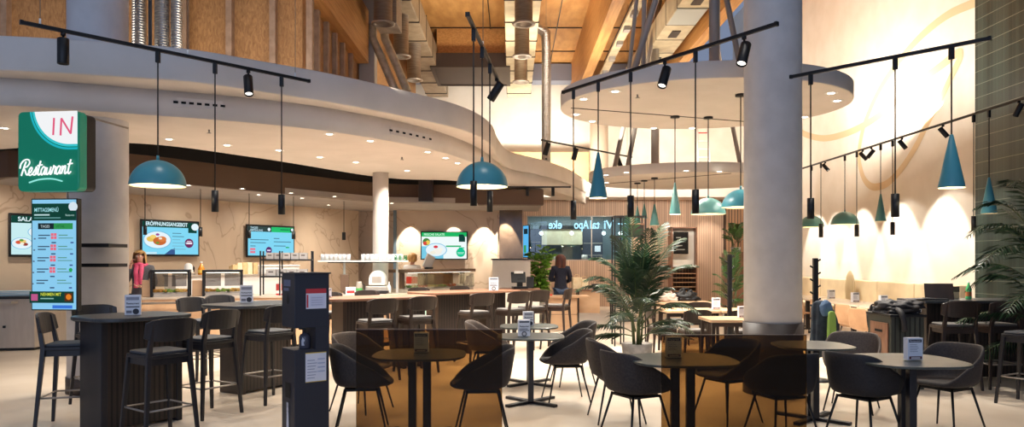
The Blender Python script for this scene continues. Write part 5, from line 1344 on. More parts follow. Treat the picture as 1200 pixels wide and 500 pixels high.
for px, Y, lab in ((1035,13.3,'menu card on the nearest booth table'), (1002,14.5,'menu card with an orange band on the second booth table'), (974,15.8,'menu card with an orange band on the third booth table')):
    menu_card(on(px, Y, .74), .3, lab, .16, .2, 0)
def mk_oakshell():
    t = thing('oak_shell_chair', 'chair', 'chair')
    mb = MB(); n = 12; f = []
    # a bent one-piece shell: seat running up into the back
    prof = [(-.22,.43),(-.1,.445),(.05,.44),(.16,.45),(.205,.52),(.23,.62),(.25,.72),(.265,.82)]
    for y, z in prof:
        for i in range(n+1):
            u = -1+2*i/n; w = .21-.03*max(0, (z-.6))*2; f.append((u*w, y-.05*max(0, z-.5)*u*u*3, z+.012*u*u*(z < .5)))
    for t_ in (0,):
        mb.add(f, [(j*(n+1)+i, j*(n+1)+i+1, (j+1)*(n+1)+i+1, (j+1)*(n+1)+i) for j in range(len(prof)-1) for i in range(n)], 0, True)
    o = obj('shell', mb, M_chairoak, t); s = o.modifiers.new('thick', 'SOLIDIFY'); s.thickness = .014
    sb = o.modifiers.new('sub', 'SUBSURF'); sb.levels = 1; sb.render_levels = 1
    for sx in (-1, 1):
        for sy in (-1, 1): obj('leg', MB().tube([(sx*.13, sy*.13, .43), (sx*.21, sy*.2, 0)], [.014,.01], 8), M_darkwood, t)
    return t
PO = Proto(mk_oakshell)
for px, Y, to, lab in ((1018,11.7,(1,.25),'oak shell chair nearest the dark ribbed box, a black bag hanging on it'), (1000,12.7,(1,.2),'oak shell chair left of the one with the black bag'), (968,14.3,(1,.2),'oak shell chair behind the coats on the coat stand'), (945,15.6,(1,.2),'oak shell chair at the right edge of the grey column')):
    PO.put(G(px, Y), face(*to), lab)
bag(G(1012,12.1)+Vector((.12,-.1,.47)), M_black, 'black bag lying on the oak shell chair', (.25,.3,.36))
# upright oval cushion on the bench
t = thing('cushion', 'upright beige oval cushion leaning on the cream bench', 'cushion', (8.2, 17.8, .475)); obj('cover', MB().sphere((0,0,.42), .5, 18, 12, sc=(.16,.42,.84)), mat('beige_cushion', rgb(196,178,142), .8), t); obj('piping', MB().tube([(0,.21*math.cos(a),.42+.42*math.sin(a)) for a in [2*PI*i/28 for i in range(28)]], .01, 6, closed=True), M_cream, t)
# coat stands
def coat_stand(px, Y, h, lab):
    t = thing('coat_stand', lab, 'coat stand', G(px, Y))
    obj('pole', MB().bx(-.03, .03, -.03, .03, .02, h), M_black, t, bev=.004)
    obj('base', MB().lathe([(0,0),(.2,0),(.2,.015),(.04,.03),(0,.03)], (0,0,0), 24), M_black, t)
    for i in range(10):
        z = h-.06-.085*i; s = -1 if i % 2 else 1
        obj('peg', MB().tube([(0,0,z),(s*.055,0,z+.035)], .011, 8).sphere((s*.06,0,z+.04), .014, 8, 6), M_black, t)
    return t
coat_stand(855, 11.2, 1.66, 'black coat stand post beside the small palm left of the grey column')
coat_stand(955.5, 9.6, 1.6, 'black coat stand right of the grey column holding a jacket')
def cloth(name, lab, cat, base, prof, m, rz=0, folds=5):
    """hanging cloth: closed loop cross sections with folds, prof = (z, half width, half depth)"""
    t = thing(name, lab, cat, base, rz)
    n = 56; vs_ = []; fs = []
    for k, (z, w, d) in enumerate(prof):
        u = k/(len(prof)-1)
        for i in range(n):
            a = 2*PI*i/n; fo = .28*u*math.sin(folds*a+1.3*math.sin(2*a)+k*.25)+.12*u*math.sin(2*folds*a+k)
            e = math.copysign(abs(math.cos(a))**.7, math.cos(a)); g = math.copysign(abs(math.sin(a))**.9, math.sin(a))
            vs_.append((w*e*(1+fo*.3), d*g*(1+fo*1.3), z-.025*u*math.sin(3*a+folds)))
    for k in range(len(prof)-1):
        for i in range(n): fs.append((k*n+i, k*n+(i+1) % n, (k+1)*n+(i+1) % n, (k+1)*n+i))
    mb = MB().add(vs_, fs, 0, True); mb.add(vs_[:n], [tuple(range(n))]); mb.add(vs_[-n:], [tuple(range(n))])
    o = obj('cloth', mb, m, t); return t
p = G(957, 9.5)
t = cloth('hanging_jacket', 'dark blue-grey jacket hanging on the right coat stand', 'jacket', p+Vector((.02,-.09,0)), [(1.06,.02,.02),(1.05,.06,.035),(1.02,.11,.045),(.95,.125,.05),(.8,.12,.055),(.65,.125,.055),(.5,.135,.055),(.36,.14,.055)], noisy('navy_grey_cloth', rgb(58,68,78), rgb(40,48,58), 9, .85), 0, 7)
obj('sleeve', MB().tube(catmull([(.09,-.02,.98),(.16,-.03,.8),(.175,-.04,.6),(.16,-.05,.45)], 4), [.038]*13, 10), MATS['navy_grey_cloth'], t)
obj('hood', lump((.035,-.055,.86), (.16,.10,.2), .15, 8, 3, 1), mat('blue_lining', rgb(84,110,140), .8), t)
cloth('hanging_scarf', 'green towel scarf hanging over the jacket on the coat stand', 'scarf', p+Vector((.09,-.24,0)), [(.93,.015,.012),(.92,.04,.018),(.85,.05,.022),(.7,.055,.025),(.55,.06,.025),(.42,.065,.025)], mat('lime_cloth', rgb(140,172,78), .85), 0, 6)
# dark ribbed box with bin flap, jackets on it
M_ribg = stripes('ribbed_dark_green', rgb(58,62,54), rgb(16,17,14), .06, 'X', .5, .3, bump=1)
t = thing('waste_cabinet', 'dark ribbed waste cabinet with a pale wood flap behind the foreground chairs', 'cabinet', (4.72, 9.22, 0))
obj('body', MB().bx(-.10, .30, -.28, .3, 0, .88), M_ribg, t); obj('top', MB().bx(-.12, .32, -.30, .32, .88, .91), M_black, t, bev=.004); obj('flap_panel', MB().bx(-.115, -.10, -.22, .22, .30, .80), M_midwood, t, bev=.004); obj('flap_slot', MB().bx(-.119, -.114, -.09, .09, .68, .71), M_black_matte, t)
t = thing('jacket_pile', 'black jackets piled on top of the dark ribbed cabinet', 'jacket', (4.83, 9.2, .911))
for i, (x, y, z, s_) in enumerate(((0,.02,0,(.46,.5,.16)), (.07,-.08,.07,(.38,.34,.14)), (-.08,.06,.06,(.26,.36,.16)))):
    obj('jacket', lump((x, y, z), s_, .38, 6, i*5), M_blackshell, t)
obj('sleeve', MB().tube(catmull([(-.08,-.1,.06),(-.1,-.26,.035),(-.095,-.325,-.05),(-.08,-.325,-.2)], 4), .034, 10), M_blackshell, t)
t = thing('white_cup', 'small white cup beside the black jackets on the ribbed cabinet', 'cup', (4.97, 9.02, .911)); obj('cup', MB().lathe([(0,0),(.028,0),(.036,.08),(.033,.08),(.026,.008),(0,.008)], (0,0,0), 16), M_white, t); obj('handle', MB().tube(catmull([(.034,0,.065),(.06,0,.055),(.055,0,.03),(.031,0,.025)], 4), .005, 6), M_white, t)
# high counter and stools at far right
t = thing('bar_counter', 'long dark high counter at the right edge in front of the green tiles', 'bar counter', (6.35, 9.75, 0))
obj('top', MB().bx(-1.05, 1.6, -.34, .36, 1.02, 1.055), M_darktop, t, bev=.006); obj('ribbed_front', MB().bx(-.85, 1.5, -.1, .28, .04, 1.02), M_ribX, t); obj('end_panel', MB().bx(-.92, -.852, -.14, .3, 0, 1.02), M_darkwood, t, bev=.005); obj('foot_rail', MB().tube([(-.85,-.2,.24),(1.5,-.2,.24)], .015, 8), M_steel, t)
stool(PS2, 1116, 9.1, (.1,1), 'dark bar stool in front of the right high counter, under the green bottle')
stool(PS2, 1166, 9.15, (-.05,1), 'dark bar stool at the right high counter, second from the laptop')
stool(PS, 1206, 8.0, (-.5,.9), 'black bar stool cut by the right picture edge below the palm fronds')
t = thing('laptop', 'open dark laptop on the right high counter', 'laptop', on(1093, 9.6, 1.056), -.35)
obj('base', MB().bx(-.17, .17, -.12, .12, 0, .018), M_black, t, bev=.003); obj('screen', MB().box((.1,.16,.1), (.34,.012,.23), M=Matrix.Rotation(-.35,3,'X') @ Matrix.Rotation(.0,3,'Z')), M_darkwood, t, bev=.003); obj('hinge', MB().tube([(-.1,.118,.016),(.14,.118,.016)], .008, 6), M_black, t)
t = thing('open_magazine', 'thin open folder lying left of the laptop on the high counter', 'folder', on(1078, 9.55, 1.056), .1); obj('left_page', MB().box((-.1,0,.012), (.2,.2,.006), M=Matrix.Rotation(-.06,3,'Y')), M_anthracite, t); obj('right_page', MB().box((.1,0,.012), (.2,.2,.006), M=Matrix.Rotation(.06,3,'Y')), M_anthracite, t)
t = thing('green_bottle', 'green glass bottle with an orange label on the high counter', 'bottle', on(1135, 9.75, 1.056))
obj('glass', MB().lathe([(0,0),(.034,0),(.036,.01),(.036,.13),(.016,.19),(.013,.225),(0,.225)], (0,0,0), 20), mat('green_bottle_glass', rgb(90,190,120), .15), t); obj('label', MB().lathe([(.0368,.04),(.0368,.10)], (0,0,0), 20), mat('orange_label', rgb(190,110,60), .6), t); obj('cap', MB().lathe([(.015,.22),(.015,.235),(0,.235)], (0,0,0), 12), M_white, t)
t = thing('desk_organizer', 'beige napkin organizer behind the laptop', 'organizer', on(1115, 9.95, 1.056)); obj('box', MB().bx(-.07, .07, -.06, .06, 0, .16), M_cream, t, bev=.005); obj('flap', MB().bx(-.07, .07, -.062, -.058, .09, .165), M_taupe, t)

# ================================================================== plants
def frond(mb, base, az, L, rise, droop, leaf, wid, n=16, curl=0, stem=None):
    """one feathered palm leaf: arching midrib and two rows of narrow leaflets"""
    d = Vector((math.cos(az), math.sin(az), 0)); side = Vector((-d.y, d.x, 0)); pts = []
    for i in range(n+1):
        u = i/n; pts.append(base+d*(L*(u*.75+.25*u*u)*math.cos(rise))+Vector((0,0,L*(math.sin(rise)*u*1.15-droop*u*u*u)))+side*curl*u*u)
    (stem or mb).tube(pts, [.008*(1-.75*i/n)+.002 for i in range(n+1)], 5, 1)
    k = n*2
    for i in range(int(k*.22), k+1):
        u = i/k; f = u*n; a = int(min(f, n-1)); p = pts[a].lerp(pts[a+1], f-a); t = (pts[a+1]-pts[a]).normalized()
        ll = leaf*(math.sin(PI*min(1, .12+.86*u))**.6)*(1-.25*u)
        for s in (-1, 1):
            q = (side*s*.8+t*.75+Vector((0,0,-.18+random.uniform(-.12,.12)))).normalized()
            w = t*wid; e = p+q*ll+Vector((0,0,-ll*ll*.45)); m = p+q*ll*.5+Vector((0,0,.01))
            mb.add([p-w*.5, p+w*.5, m+w, e, m-w], [(0,1,2,3,4)], 0)
def palm(name, lab, loc, specs, m, stems=3, sh=.6, pot=(.22,.34), leaf=.3, wid=.012, potm=None, seed=1):
    random.seed(seed)
    t = thing(name, lab, 'plant', loc); r, h = pot
    obj('pot', MB().lathe([(0,0),(r*.8,0),(r,h),(r*.92,h),(r*.9,h-.04),(0,h-.04)], (0,0,0), 28), potm or M_pot, t)
    obj('soil', MB().lathe([(0,h-.035),(r*.9,h-.035)], (0,0,0), 20), M_soil, t)
    for k in range(stems):
        a = 2*PI*k/stems; mb = MB().tube([(.05*math.cos(a), .05*math.sin(a), h-.05), (.09*math.cos(a), .09*math.sin(a), h+sh*(.7+.3*k/stems))], [.02,.012], 8); obj('stem', mb, M_stem, t)
    for az, L, rise, droop, z in specs:
        mb = MB(); frond(mb, Vector((.05*math.cos(az), .05*math.sin(az), h+z)), az, L, rise, droop, leaf*(.75+.25*L), wid)
        obj('frond', mb, [m, M_stem], t)
    return t
R = math.radians
sp = []
rr = random.Random(3)
for i in range(22):
    az = R(i*137.5+10); u = i/21
    sp.append((az, .8+.5*rr.random(), R(84-50*u+rr.uniform(-6,6)), .2+.34*u, .5-.5*u+.2*rr.random()))
for az, L, rise, droop, z in ((R(160),1.15,R(56),.40,.6),(R(195),1.1,R(46),.45,.5),(R(10),1.35,R(60),.3,.6),(R(-12),1.25,R(50),.38,.5),(R(25),1.35,R(70),.22,.6),(R(100),1.4,R(80),.15,.5),(R(-70),1.25,R(76),.2,.5),(R(200),.8,R(20),.3,.15),(R(-20),.8,R(22),.3,.2),(R(170),.75,R(8),.25,.1),(R(5),.8,R(12),.3,.1)): sp.append((az, L, rise, droop, z))
palm('potted_palm', 'large dark green palm in a pale pot in the middle of the room', (1.83, 10.75, 0), sp, M_leaf, 5, .5, (.23,.36), .34, .014, seed=2)
sp = [(R(180+a), L, R(b), d, z) for a, L, b, d, z in ((0,1.5,48,.55,1.0),(18,1.5,38,.6,.9),(-15,1.5,58,.5,1.1),(8,1.4,66,.5,1.3),(-30,1.3,40,.55,.7),(30,1.2,30,.5,.5),(-8,1.25,22,.45,.35),(40,1.1,70,.4,1.2),(-60,1.1,60,.5,1.0),(100,1.1,60,.5,1.0),(180,1.2,55,.5,1.0),(150,1.1,60,.5,.9),(-100,1.1,62,.5,.9),(5,1.1,10,.4,.15),(-22,1.35,50,.62,.45))]
palm('potted_palm', 'palm reaching in from the right picture edge before the green tiles', (6.55, 8.85, 0), sp, M_leaf, 4, 1.2, (.25,.4), .40, .013, seed=5)
sp = [(R(i*137.5), .45+.3*((i*7) % 5)/5, R(82-45*i/17), .2+.25*i/17, .85-.8*i/17) for i in range(18)]
palm('potted_palm', 'small bright palm growing beside the black coat post', (4.62, 15.4, 0), sp, M_leafmid, 3, .9, (.2,.45), .24, .008, seed=8)
sp = [(R(i*137.5+40), .35+.2*((i*5) % 4)/4, R(80-42*i/11), .3, .25-.2*i/11) for i in range(12)]
t = thing('planter_box', 'brown planter box half hidden behind the grey column', 'planter', (5.35, 17.4, 0)); obj('box', MB().bx(-.3, .5, -.25, .25, 0, 1.75), M_midwood, t, bev=.008); obj('soil', MB().bx(-.27, .47, -.22, .22, 1.74, 1.76), M_soil, t)
palm('potted_palm', 'leafy plant standing on the brown planter box beside the column', (5.3, 17.4, 1.762), sp, M_leafmid, 2, .3, (.12,.12), .22, .008, seed=9)
# broad bright plant beside the woman
random.seed(11)
t = thing('leafy_plant', 'bright yellow-green leafy plant left of the woman in navy', 'plant', G(633, 18.9))
obj('pot', MB().lathe([(0,0),(.2,0),(.26,.5),(.23,.5),(.22,.46),(0,.46)], (0,0,0), 24), M_pot, t)
sm = MB()
for k in range(7):
    a = k*2.4; mb = MB(); p0 = Vector((0,0,.46)); p1 = Vector((.2*math.cos(a), .2*math.sin(a), 1.5+.1*(k % 3)))
    sm.tube([p0, p0.lerp(p1,.5)+Vector((0,0,.05)), p1], .01, 6)
    for i in range(44):
        c = p0.lerp(p1, random.uniform(.2,1.15)); az = random.uniform(0, 2*PI); L = random.uniform(.18,.32); w = L*.22
        d = Vector((math.cos(az), math.sin(az), random.uniform(.0,.7))).normalized(); s = Vector((-d.y, d.x, 0)).normalized()
        mb.add([c, c+d*L*.5+s*w+Vector((0,0,.02)), c+d*L+Vector((0,0,-.06)), c+d*L*.5-s*w+Vector((0,0,.02))], [(0,1,2,3)])
    obj('branch_leaves', mb, M_leaflight, t)
obj('stems', sm, M_stem, t)

# ================================================================== people
M_skin = noisy('skin', rgb(224,172,146), rgb(212,156,130), 20, .55)
def skin_mesh(name, joints, edges, m, parent, sub=2, root=0):
    me = bpy.data.meshes.new(name); me.from_pydata([j[0] for j in joints], edges, []); me.materials.append(m)
    o = bpy.data.objects.new(name, me); COL.objects.link(o)
    sk = o.modifiers.new('skin', 'SKIN'); sk.use_smooth_shade = True
    lay = me.skin_vertices[0] if me.skin_vertices else None
    if lay is None:
        bm = bmesh.new(); bm.from_mesh(me); bm.verts.layers.skin.verify(); bm.to_mesh(me); bm.free(); lay = me.skin_vertices[0]
    for i, j in enumerate(joints):
        r = j[1]; lay.data[i].radius = r if isinstance(r, tuple) else (r, r)
        lay.data[i].use_root = (i == root)
    sb = o.modifiers.new('sub', 'SUBSURF'); sb.levels = sub; sb.render_levels = sub
    # bake the grown surface so that the figure is one plain mesh
    bm2 = bpy.data.meshes.new_from_object(o.evaluated_get(bpy.context.evaluated_depsgraph_get()))
    bpy.data.objects.remove(o)
    for p in bm2.polygons: p.use_smooth = True
    bm2.materials.clear(); bm2.materials.append(m)
    q = bpy.data.objects.new(name, bm2); COL.objects.link(q)
    if parent: q.parent = parent
    return q
class Skel:
    def __init__(s): s.j = []; s.e = []; s.n = {}
    def add(s, k, p, r, par=None):
        s.n[k] = len(s.j); s.j.append((Vector(p), r))
        if par is not None: s.e.append((s.n[par], s.n[k]))
def hand(sk, wrist, d, palm_n, pre, s=1.0, curl=.5):
    """palm and five bent fingers growing from the wrist joint; d points along the hand"""
    d = Vector(d).normalized(); n = Vector(palm_n).normalized(); side = d.cross(n).normalized(); w = sk.j[sk.n[wrist]][0]
    sk.add(pre+'palm', w+d*.05*s, (.026*s,.018*s), wrist)
    for i, (o, L) in enumerate(((-.027,.066),(-.009,.076),(.009,.071),(.027,.056))):
        b = w+d*.085*s+side*o*s; k = pre+'f%d' % i
        sk.add(k+'a', b, .0095*s, pre+'palm')
        m1 = b+(d*math.cos(curl*.6)+n*math.sin(curl*.6))*L*.55*s; sk.add(k+'b', m1, .0088*s, k+'a')
        m2 = m1+(d*math.cos(curl*1.7)+n*math.sin(curl*1.7))*L*.5*s; sk.add(k+'c', m2, .0075*s, k+'b')
    b = w+d*.03*s-side*.03*s+n*.006*s; sk.add(pre+'ta', b, .011*s, pre+'palm'); q = b+(d*.6-side*.55+n*.45).normalized()*.035*s
    sk.add(pre+'tb', q, .0095*s, pre+'ta'); sk.add(pre+'tc', q+(d*.8-side*.1+n*.5).normalized()*.028*s, .008*s, pre+'tb')
def person(lab, loc, rz, H_, arms, cloth_top, trousers, hairspec, scarf=None, apron=None, tilt=0):
    t = thing('person', lab, 'person', loc, rz); k = H_/1.70
    S = Skel(); Z = lambda z: z*k
    S.add('pelvis', (0,0,Z(.93)), (.145*k,.105*k)); S.add('waist', (0,0,Z(1.08)), (.118*k,.088*k), 'pelvis'); S.add('chest', (0,-.01,Z(1.26)), (.145*k,.10*k), 'waist'); S.add('upchest', (0,0,Z(1.38)), (.12*k,.08*k), 'chest')
    S.add('neck', (0,0,Z(1.45)), .052*k, 'upchest'); S.add('neck2', (tilt*.02,-.012,Z(1.50)), .047*k, 'neck')
    S.add('jaw', (tilt*.03,-.03,Z(1.545)), (.056*k,.068*k), 'neck2'); S.add('face', (tilt*.045,-.022,Z(1.60)), (.070*k,.088*k), 'jaw'); S.add('crown', (tilt*.055,-.008,Z(1.655)), (.062*k,.078*k), 'face')
    for s, nm in ((-1,'l'), (1,'r')):
        S.add(nm+'hip', (s*.085*k,0,Z(.86)), .085*k, 'pelvis'); S.add(nm+'knee', (s*.095*k,-.015,Z(.48)), .056*k, nm+'hip'); S.add(nm+'calf', (s*.097*k,.015,Z(.32)), .052*k, nm+'knee'); S.add(nm+'ankle', (s*.10*k,.02,Z(.085)), .036*k, nm+'calf'); S.add(nm+'heel', (s*.10*k,.03,Z(.04)), .034*k, nm+'ankle'); S.add(nm+'toe', (s*.115*k,-.14,Z(.03)), (.036*k,.024*k), nm+'heel')
        a = arms[nm]
        S.add(nm+'sh', (s*.165*k,.005,Z(1.385)), .058*k, 'upchest'); S.add(nm+'el', Vector(a[0])*k, .042*k, nm+'sh'); S.add(nm+'wr', Vector(a[1])*k, .027*k, nm+'el'); hand(S, nm+'wr', a[2], a[3], nm, k, a[4])
    body = skin_mesh('body', S.j, S.e, M_skin, t)
    # clothes: the same joints, a little wider
    def grow(names, pads, nm, m):
        C = Skel(); idx = [S.n[x] for x in names]; j = []
        for x, pad in zip(names, pads):
            p, r = S.j[S.n[x]]; r = r if isinstance(r, tuple) else (r, r); j.append((p, (r[0]+pad, r[1]+pad)))
        inv = {v: i for i, v in enumerate(idx)}
        e = [(inv[a], inv[b]) for a, b in S.e if a in inv and b in inv]
        return skin_mesh(nm, j, e, m, t)
    # sleeve ends stop short of the wrists
    for nm in 'lr':
        S.n[nm+'cuff'] = len(S.j); a = S.j[S.n[nm+'el']][0]; b = S.j[S.n[nm+'wr']][0]; S.j.append((a.lerp(b, .9), .033*k)); S.e.append((S.n[nm+'el'], S.n[nm+'cuff']))
    S.n['hem'] = len(S.j); S.j.append((Vector((0,.005,Z(.83))), (.158*k,.118*k))); S.e.append((S.n['pelvis'], S.n['hem']))
    grow(['hem','pelvis','waist','chest','upchest','neck','lsh','lel','lcuff','rsh','rel','rcuff'], [.03,.03,.03,.026,.026,.02,.03,.022,.018,.03,.022,.018], 'jacket', cloth_top)
    grow(['pelvis','lhip','lknee','lcalf','lankle','rhip','rknee','rcalf','rankle'], [.008]+[.013,.016,.018,.026]*2, 'trousers', trousers)
    for nm in 'lr':
        grow([nm+'heel', nm+'toe'], [.008,.008], 'shoe', M_black)
    hp = S.j[S.n['face']][0]
    # face: nose, eyes, brows, mouth, ears
    fy = hp.y-.088*k
    obj('nose', MB().add([(hp.x-.011*k,fy+.006,hp.z-.02*k),(hp.x+.011*k,fy+.006,hp.z-.02*k),(hp.x,fy-.018*k,hp.z-.022*k),(hp.x,fy+.004,hp.z+.022*k)], [(0,1,2),(0,2,3),(1,3,2),(0,3,1)], 0, True), M_skin, t)
    for s in (-1, 1):
        e = obj('eye', MB().sphere((hp.x+s*.029*k, fy+.017*k, hp.z+.012*k), .0125*k, 12, 8), M_white, t); obj('iris', MB().sphere((hp.x+s*.029*k, fy+.008*k, hp.z+.012*k), .0065*k, 10, 6), M_ink, e)
        obj('eyebrow', MB().tube([(hp.x+s*.014*k,fy+.006*k,hp.z+.031*k),(hp.x+s*.042*k,fy+.016*k,hp.z+.030*k)], .0035*k, 6), hairspec[1], t)
        obj('ear', MB().sphere((hp.x+s*.070*k, hp.y+.01, hp.z), .5, 10, 8, sc=(.018*k,.034*k,.058*k)), M_skin, t)
    obj('mouth', MB().tube([(hp.x-.022*k,fy+.014*k,hp.z-.043*k),(hp.x,fy+.005*k,hp.z-.045*k),(hp.x+.022*k,fy+.014*k,hp.z-.043*k)], [.003,.006,.003], 6), mat('lips', rgb(186,92,86), .5), t)
    # hair: a shell over the skull that leaves the face open and falls to a given length
    ln, hm = hairspec[:2]; bush = hairspec[2] if len(hairspec) > 2 else 1; n = 28; rows = 12; vs_ = []; fs = []
    for i in range(rows+1):
        u = i/rows
        for j in range(n):
            a = 2*PI*j/n; fr = max(0, -math.sin(a)) if True else 0          # 1 at the forehead
            if u < .5:
                th = PI/2*(u/.5); rr_ = math.sin(th); z = hp.z+.02*k+.098*k*math.cos(th)
            else: rr_ = 1+.10*(u-.5); z = hp.z+.02*k-ln*k*(u-.5)/.5
            stop = hp.z+.078*k
            if fr > .35 and z < stop: z = stop+(hp.z+.03*k-stop)*0
            wv = 1+(.05*bush*math.sin(5*a+u*9) if u > .45 else 0); x = hp.x+.098*k*bush*wv*rr_*math.cos(a); y = hp.y+.012*k+.110*k*rr_*wv*math.sin(a)
            if fr > .35 and u > .5: y = max(y, hp.y-.094*k)
            vs_.append((x, y, z))
    for i in range(rows):
        for j in range(n): fs.append((i*n+j, i*n+(j+1) % n, (i+1)*n+(j+1) % n, (i+1)*n+j))
    hm_ = MB().add(vs_, fs, 0, True); o = obj('hair', hm_, hm, t); so = o.modifiers.new('thick', 'SOLIDIFY'); so.thickness = .014; so.offset = 1; sb = o.modifiers.new('sub', 'SUBSURF'); sb.levels = 1; sb.render_levels = 1
    return t, S, k, grow
M_blond = noisy('blond_hair', rgb(226,184,120), rgb(186,138,80), 30, .5, stretch=(1,1,.15)); M_redbrown = noisy('red_brown_hair', rgb(92,42,26), rgb(52,24,18), 30, .45, stretch=(1,1,.15))
M_greyknit = noisy('grey_knit', rgb(104,104,108), rgb(84,84,90), 60, .9); M_navy = noisy('navy_cloth', rgb(30,34,56), rgb(20,23,40), 40, .8); M_jeans = noisy('blue_jeans', rgb(74,92,120), rgb(58,74,100), 40, .8); M_pink_ = noisy('pink_scarf', rgb(238,104,140), rgb(222,82,120), 12, .85)
# woman at the till, phone at her ear
pw = Vector((wall_left_pt(165).x, 0, 0)); pl = back(165, 13.75); pl.z = 0
t, S, k, grow = person('blond woman in a grey sweater and pink scarf holding a phone to her ear', pl, R(12), 1.74,
    {'l': ((-.24,-.06,1.13),(-.125,-.16,1.44),(.15,.15,1),(1,.1,0),1.0), 'r': ((.25,-.03,1.10),(.10,-.26,1.06),(-1,-.3,.1),(0,0,1),.6)}, M_greyknit, M_black, (.24, M_blond), tilt=-.3)
sc = MB()
sc.tube(catmull([(.09*math.cos(a)*k, (.085*math.sin(a)-.01)*k, (1.45+.012*math.sin(3*a))*k) for a in [2*PI*i/14 for i in range(14)]], 3, True), .036*k, 10, closed=True)
sc.tube(catmull([(-.03,-.10,1.44*k),(-.045,-.155,1.33*k),(-.03,-.165,1.2*k),(-.04,-.16,1.04*k)], 5), [.04]*16, 10)
sc.tube(catmull([(.04,-.10,1.44*k),(.05,-.15,1.33*k),(.035,-.16,1.22*k),(.045,-.155,1.1*k)], 5), [.038]*16, 10)
obj('scarf', sc, M_pink_, t)
w = S.j[S.n['lwr']][0]
ph = thing('mobile_phone', 'black mobile phone held to the ear of the blond woman', 'phone', pl+Matrix.Rotation(R(12),3,'Z') @ (Vector((-.083*k-.03,-.05,1.575*k))), R(12))
obj('case', MB().box((0,0,0), (.009,.068,.14), M=Matrix.Rotation(-.2,3,'X')), M_black, ph, bev=.004); obj('screen', MB().box((.0052,0,0), (.001,.06,.128), M=Matrix.Rotation(-.2,3,'X')), M_anthracite, ph)
# woman seen from behind at the desk
person('dark haired woman in a navy jacket seen from behind at the oak desk', G(657, 17.35), R(188), 1.69,
    {'l': ((-.25,-.03,1.12),(-.16,-.24,1.05),(.4,-.9,.1),(0,0,1),.5), 'r': ((.25,-.03,1.12),(.05,-.22,1.12),(-.9,-.3,.1),(0,0,1),.5)}, M_navy, M_jeans, (.22, M_redbrown, 1.18))
# employee behind the salad display
t, S, k, grow = person('blond employee in white shirt and orange apron behind the salad display', back(483, 17.2), R(150), 1.72,
    {'l': ((-.24,-.03,1.12),(-.14,-.26,1.05),(.3,-.9,0),(0,0,-1),.5), 'r': ((.24,-.03,1.12),(.14,-.26,1.05),(-.3,-.9,0),(0,0,-1),.5)}, M_white, M_black, (.10, M_blond))
grow(['pelvis','waist','chest'], [.034,.036,.03], 'apron', mat('orange_red_apron', rgb(206,62,40), .8))
random.seed(7)
# ================================================================== light
wd = bpy.data.worlds.new('world'); SC.world = wd; wd.use_nodes = True
bg = wd.node_tree.nodes['Background']; bg.inputs[0].default_value = (.55, .68, 1, 1); bg.inputs[1].default_value = .35
def light(kind, name, loc, power, col=(1,.82,.62), target=None, size=.1, angle=None, blend=.5, sy=None):
    l = bpy.data.lights.new(name, kind); l.energy = power; l.color = col
    o = bpy.data.objects.new(name, l); COL.objects.link(o); o.location = loc
    if kind == 'AREA':
        l.shape = 'RECTANGLE'; l.size = size; l.size_y = sy or size
    else: l.shadow_soft_size = size
    if kind == 'SPOT': l.spot_size = angle or 2; l.spot_blend = blend
    if target is not None:
        d = Vector(target)-Vector(loc); o.rotation_euler = d.to_track_quat('-Z', 'Y').to_euler()
    return o
WARM = (1, .88, .72); NEUT = (1, .93, .83)
for p, grp in DL:
    k = {'downlights of the long curved canopy': 220, 'downlights of the grey counter ceiling': 120, 'downlights of the upper round canopy': 400, 'downlights of the lower round canopy': 80}[grp]
    light('SPOT', 'downlight_lamp', p-Vector((0,0,.02)), k, NEUT, p-Vector((0,0,1)), .05, 2.3, .8)
for p, d, k, an in SPOTS:
    light('SPOT', 'track_lamp', p, k, NEUT, Vector(p)+Vector(d), .04, an, .35)
for p, k in BULBS:
    light('POINT', 'pendant_lamp', p, k, (1,.8,.5), None, .05)
for px in (478, 530, 566, 592):                             # wall washers over the salad screen
    x = (px-600)/F*19.5; light('SPOT', 'wall_washer_lamp', (x, 19.6, 2.86), 260, NEUT, (x, 19.93, 1.9), .03, .95, .3)
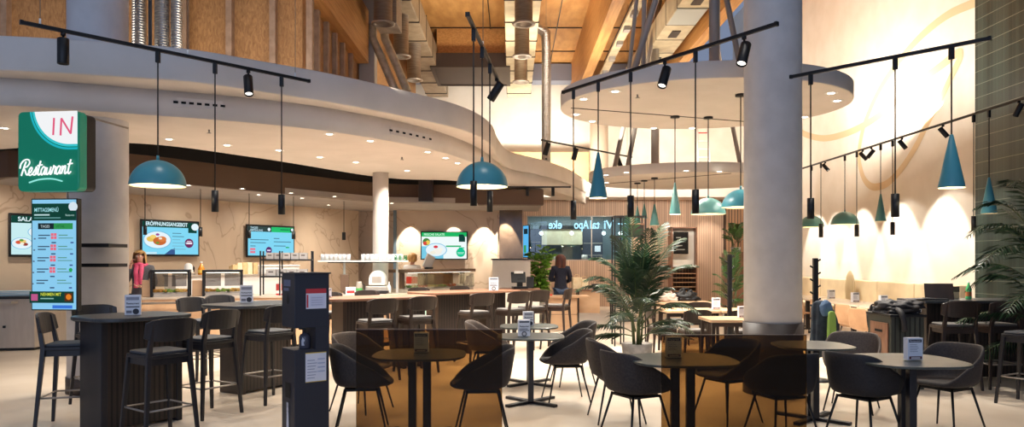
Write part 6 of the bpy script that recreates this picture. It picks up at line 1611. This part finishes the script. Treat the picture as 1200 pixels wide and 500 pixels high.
for t_ in (.12, .3, .48, .66, .84):                         # washers along the stone wall
    q = WL0.lerp(WL1, .3+.7*t_)+Vector((math.sin(LA), -math.cos(LA)))*1.2; light('SPOT', 'wall_washer_lamp', (q.x, q.y, 2.9), 60, NEUT, (q.x-math.sin(LA)*1.2, q.y+math.cos(LA)*1.2, 1.4), .05, 1.9, .9)
for px in (640, 690, 745, 800, 838):                        # washers in the soffit over the slatted wall
    x = (px-600)/F*24; light('SPOT', 'wall_washer_lamp', (x, 24.1, 3.58), 170, NEUT, (x, 24.9, 1.2), .05, 1.3, .7)
# strip lamps set unseen on and beside the canopies light the upper wall and the roof
light('AREA', 'unseen_uplight', (1.0, 22.8, 4.3), 190, NEUT, (.8, 25, 6.0), 3.2, sy=.3)
light('AREA', 'unseen_uplight', (4.6, 20.5, 3.75), 200, NEUT, (4.8, 25, 6.0), 3.6, sy=.3)
light('AREA', 'unseen_uplight', (6.8, 17, 4.6), 260, NEUT, (WX, 18.5, 7.5), 6, sy=.3)  # unseen, floats clear of the canopy to light the right wall
light('AREA', 'unseen_uplight', (.6, 17, 4.6), 220, WARM, (.6, 18, 8), 4, sy=1)
light('AREA', 'unseen_uplight', (-4.5, 9.8, 4.0), 60, WARM, (-4.5, 11.2, 6), 6, sy=.3)
# added spots without fixtures, out of view above the dining floor, to brighten it
for x, y in ((-2.6, 6.4), (.3, 6.2), (2.4, 6.0), (4.6, 7.2)):
    light('SPOT', 'added_floor_fill', (x, y, 7.4), 300, NEUT, (x, y+.1, 0), .12, .95, .8)
light('AREA', 'unseen_uplight', (6.6, 14.5, 4.6), 110, NEUT, (WX, 15.5, 8.5), 4, sy=.3)  # added area light brightening the upper right wall, no fixture there
# kitchen ceiling lights
light('AREA', 'kitchen_lamp', (2.3, 26.8, 3.35), 160, (.9,.97,1), (2.3, 26.8, 0), 3, sy=1)
# daylight from the glazed front behind the viewer
light('AREA', 'front_daylight', (-2, -2.5, 3.5), 230, (.54,.69,1), (-3, 10, 2.6), 9, sy=5)
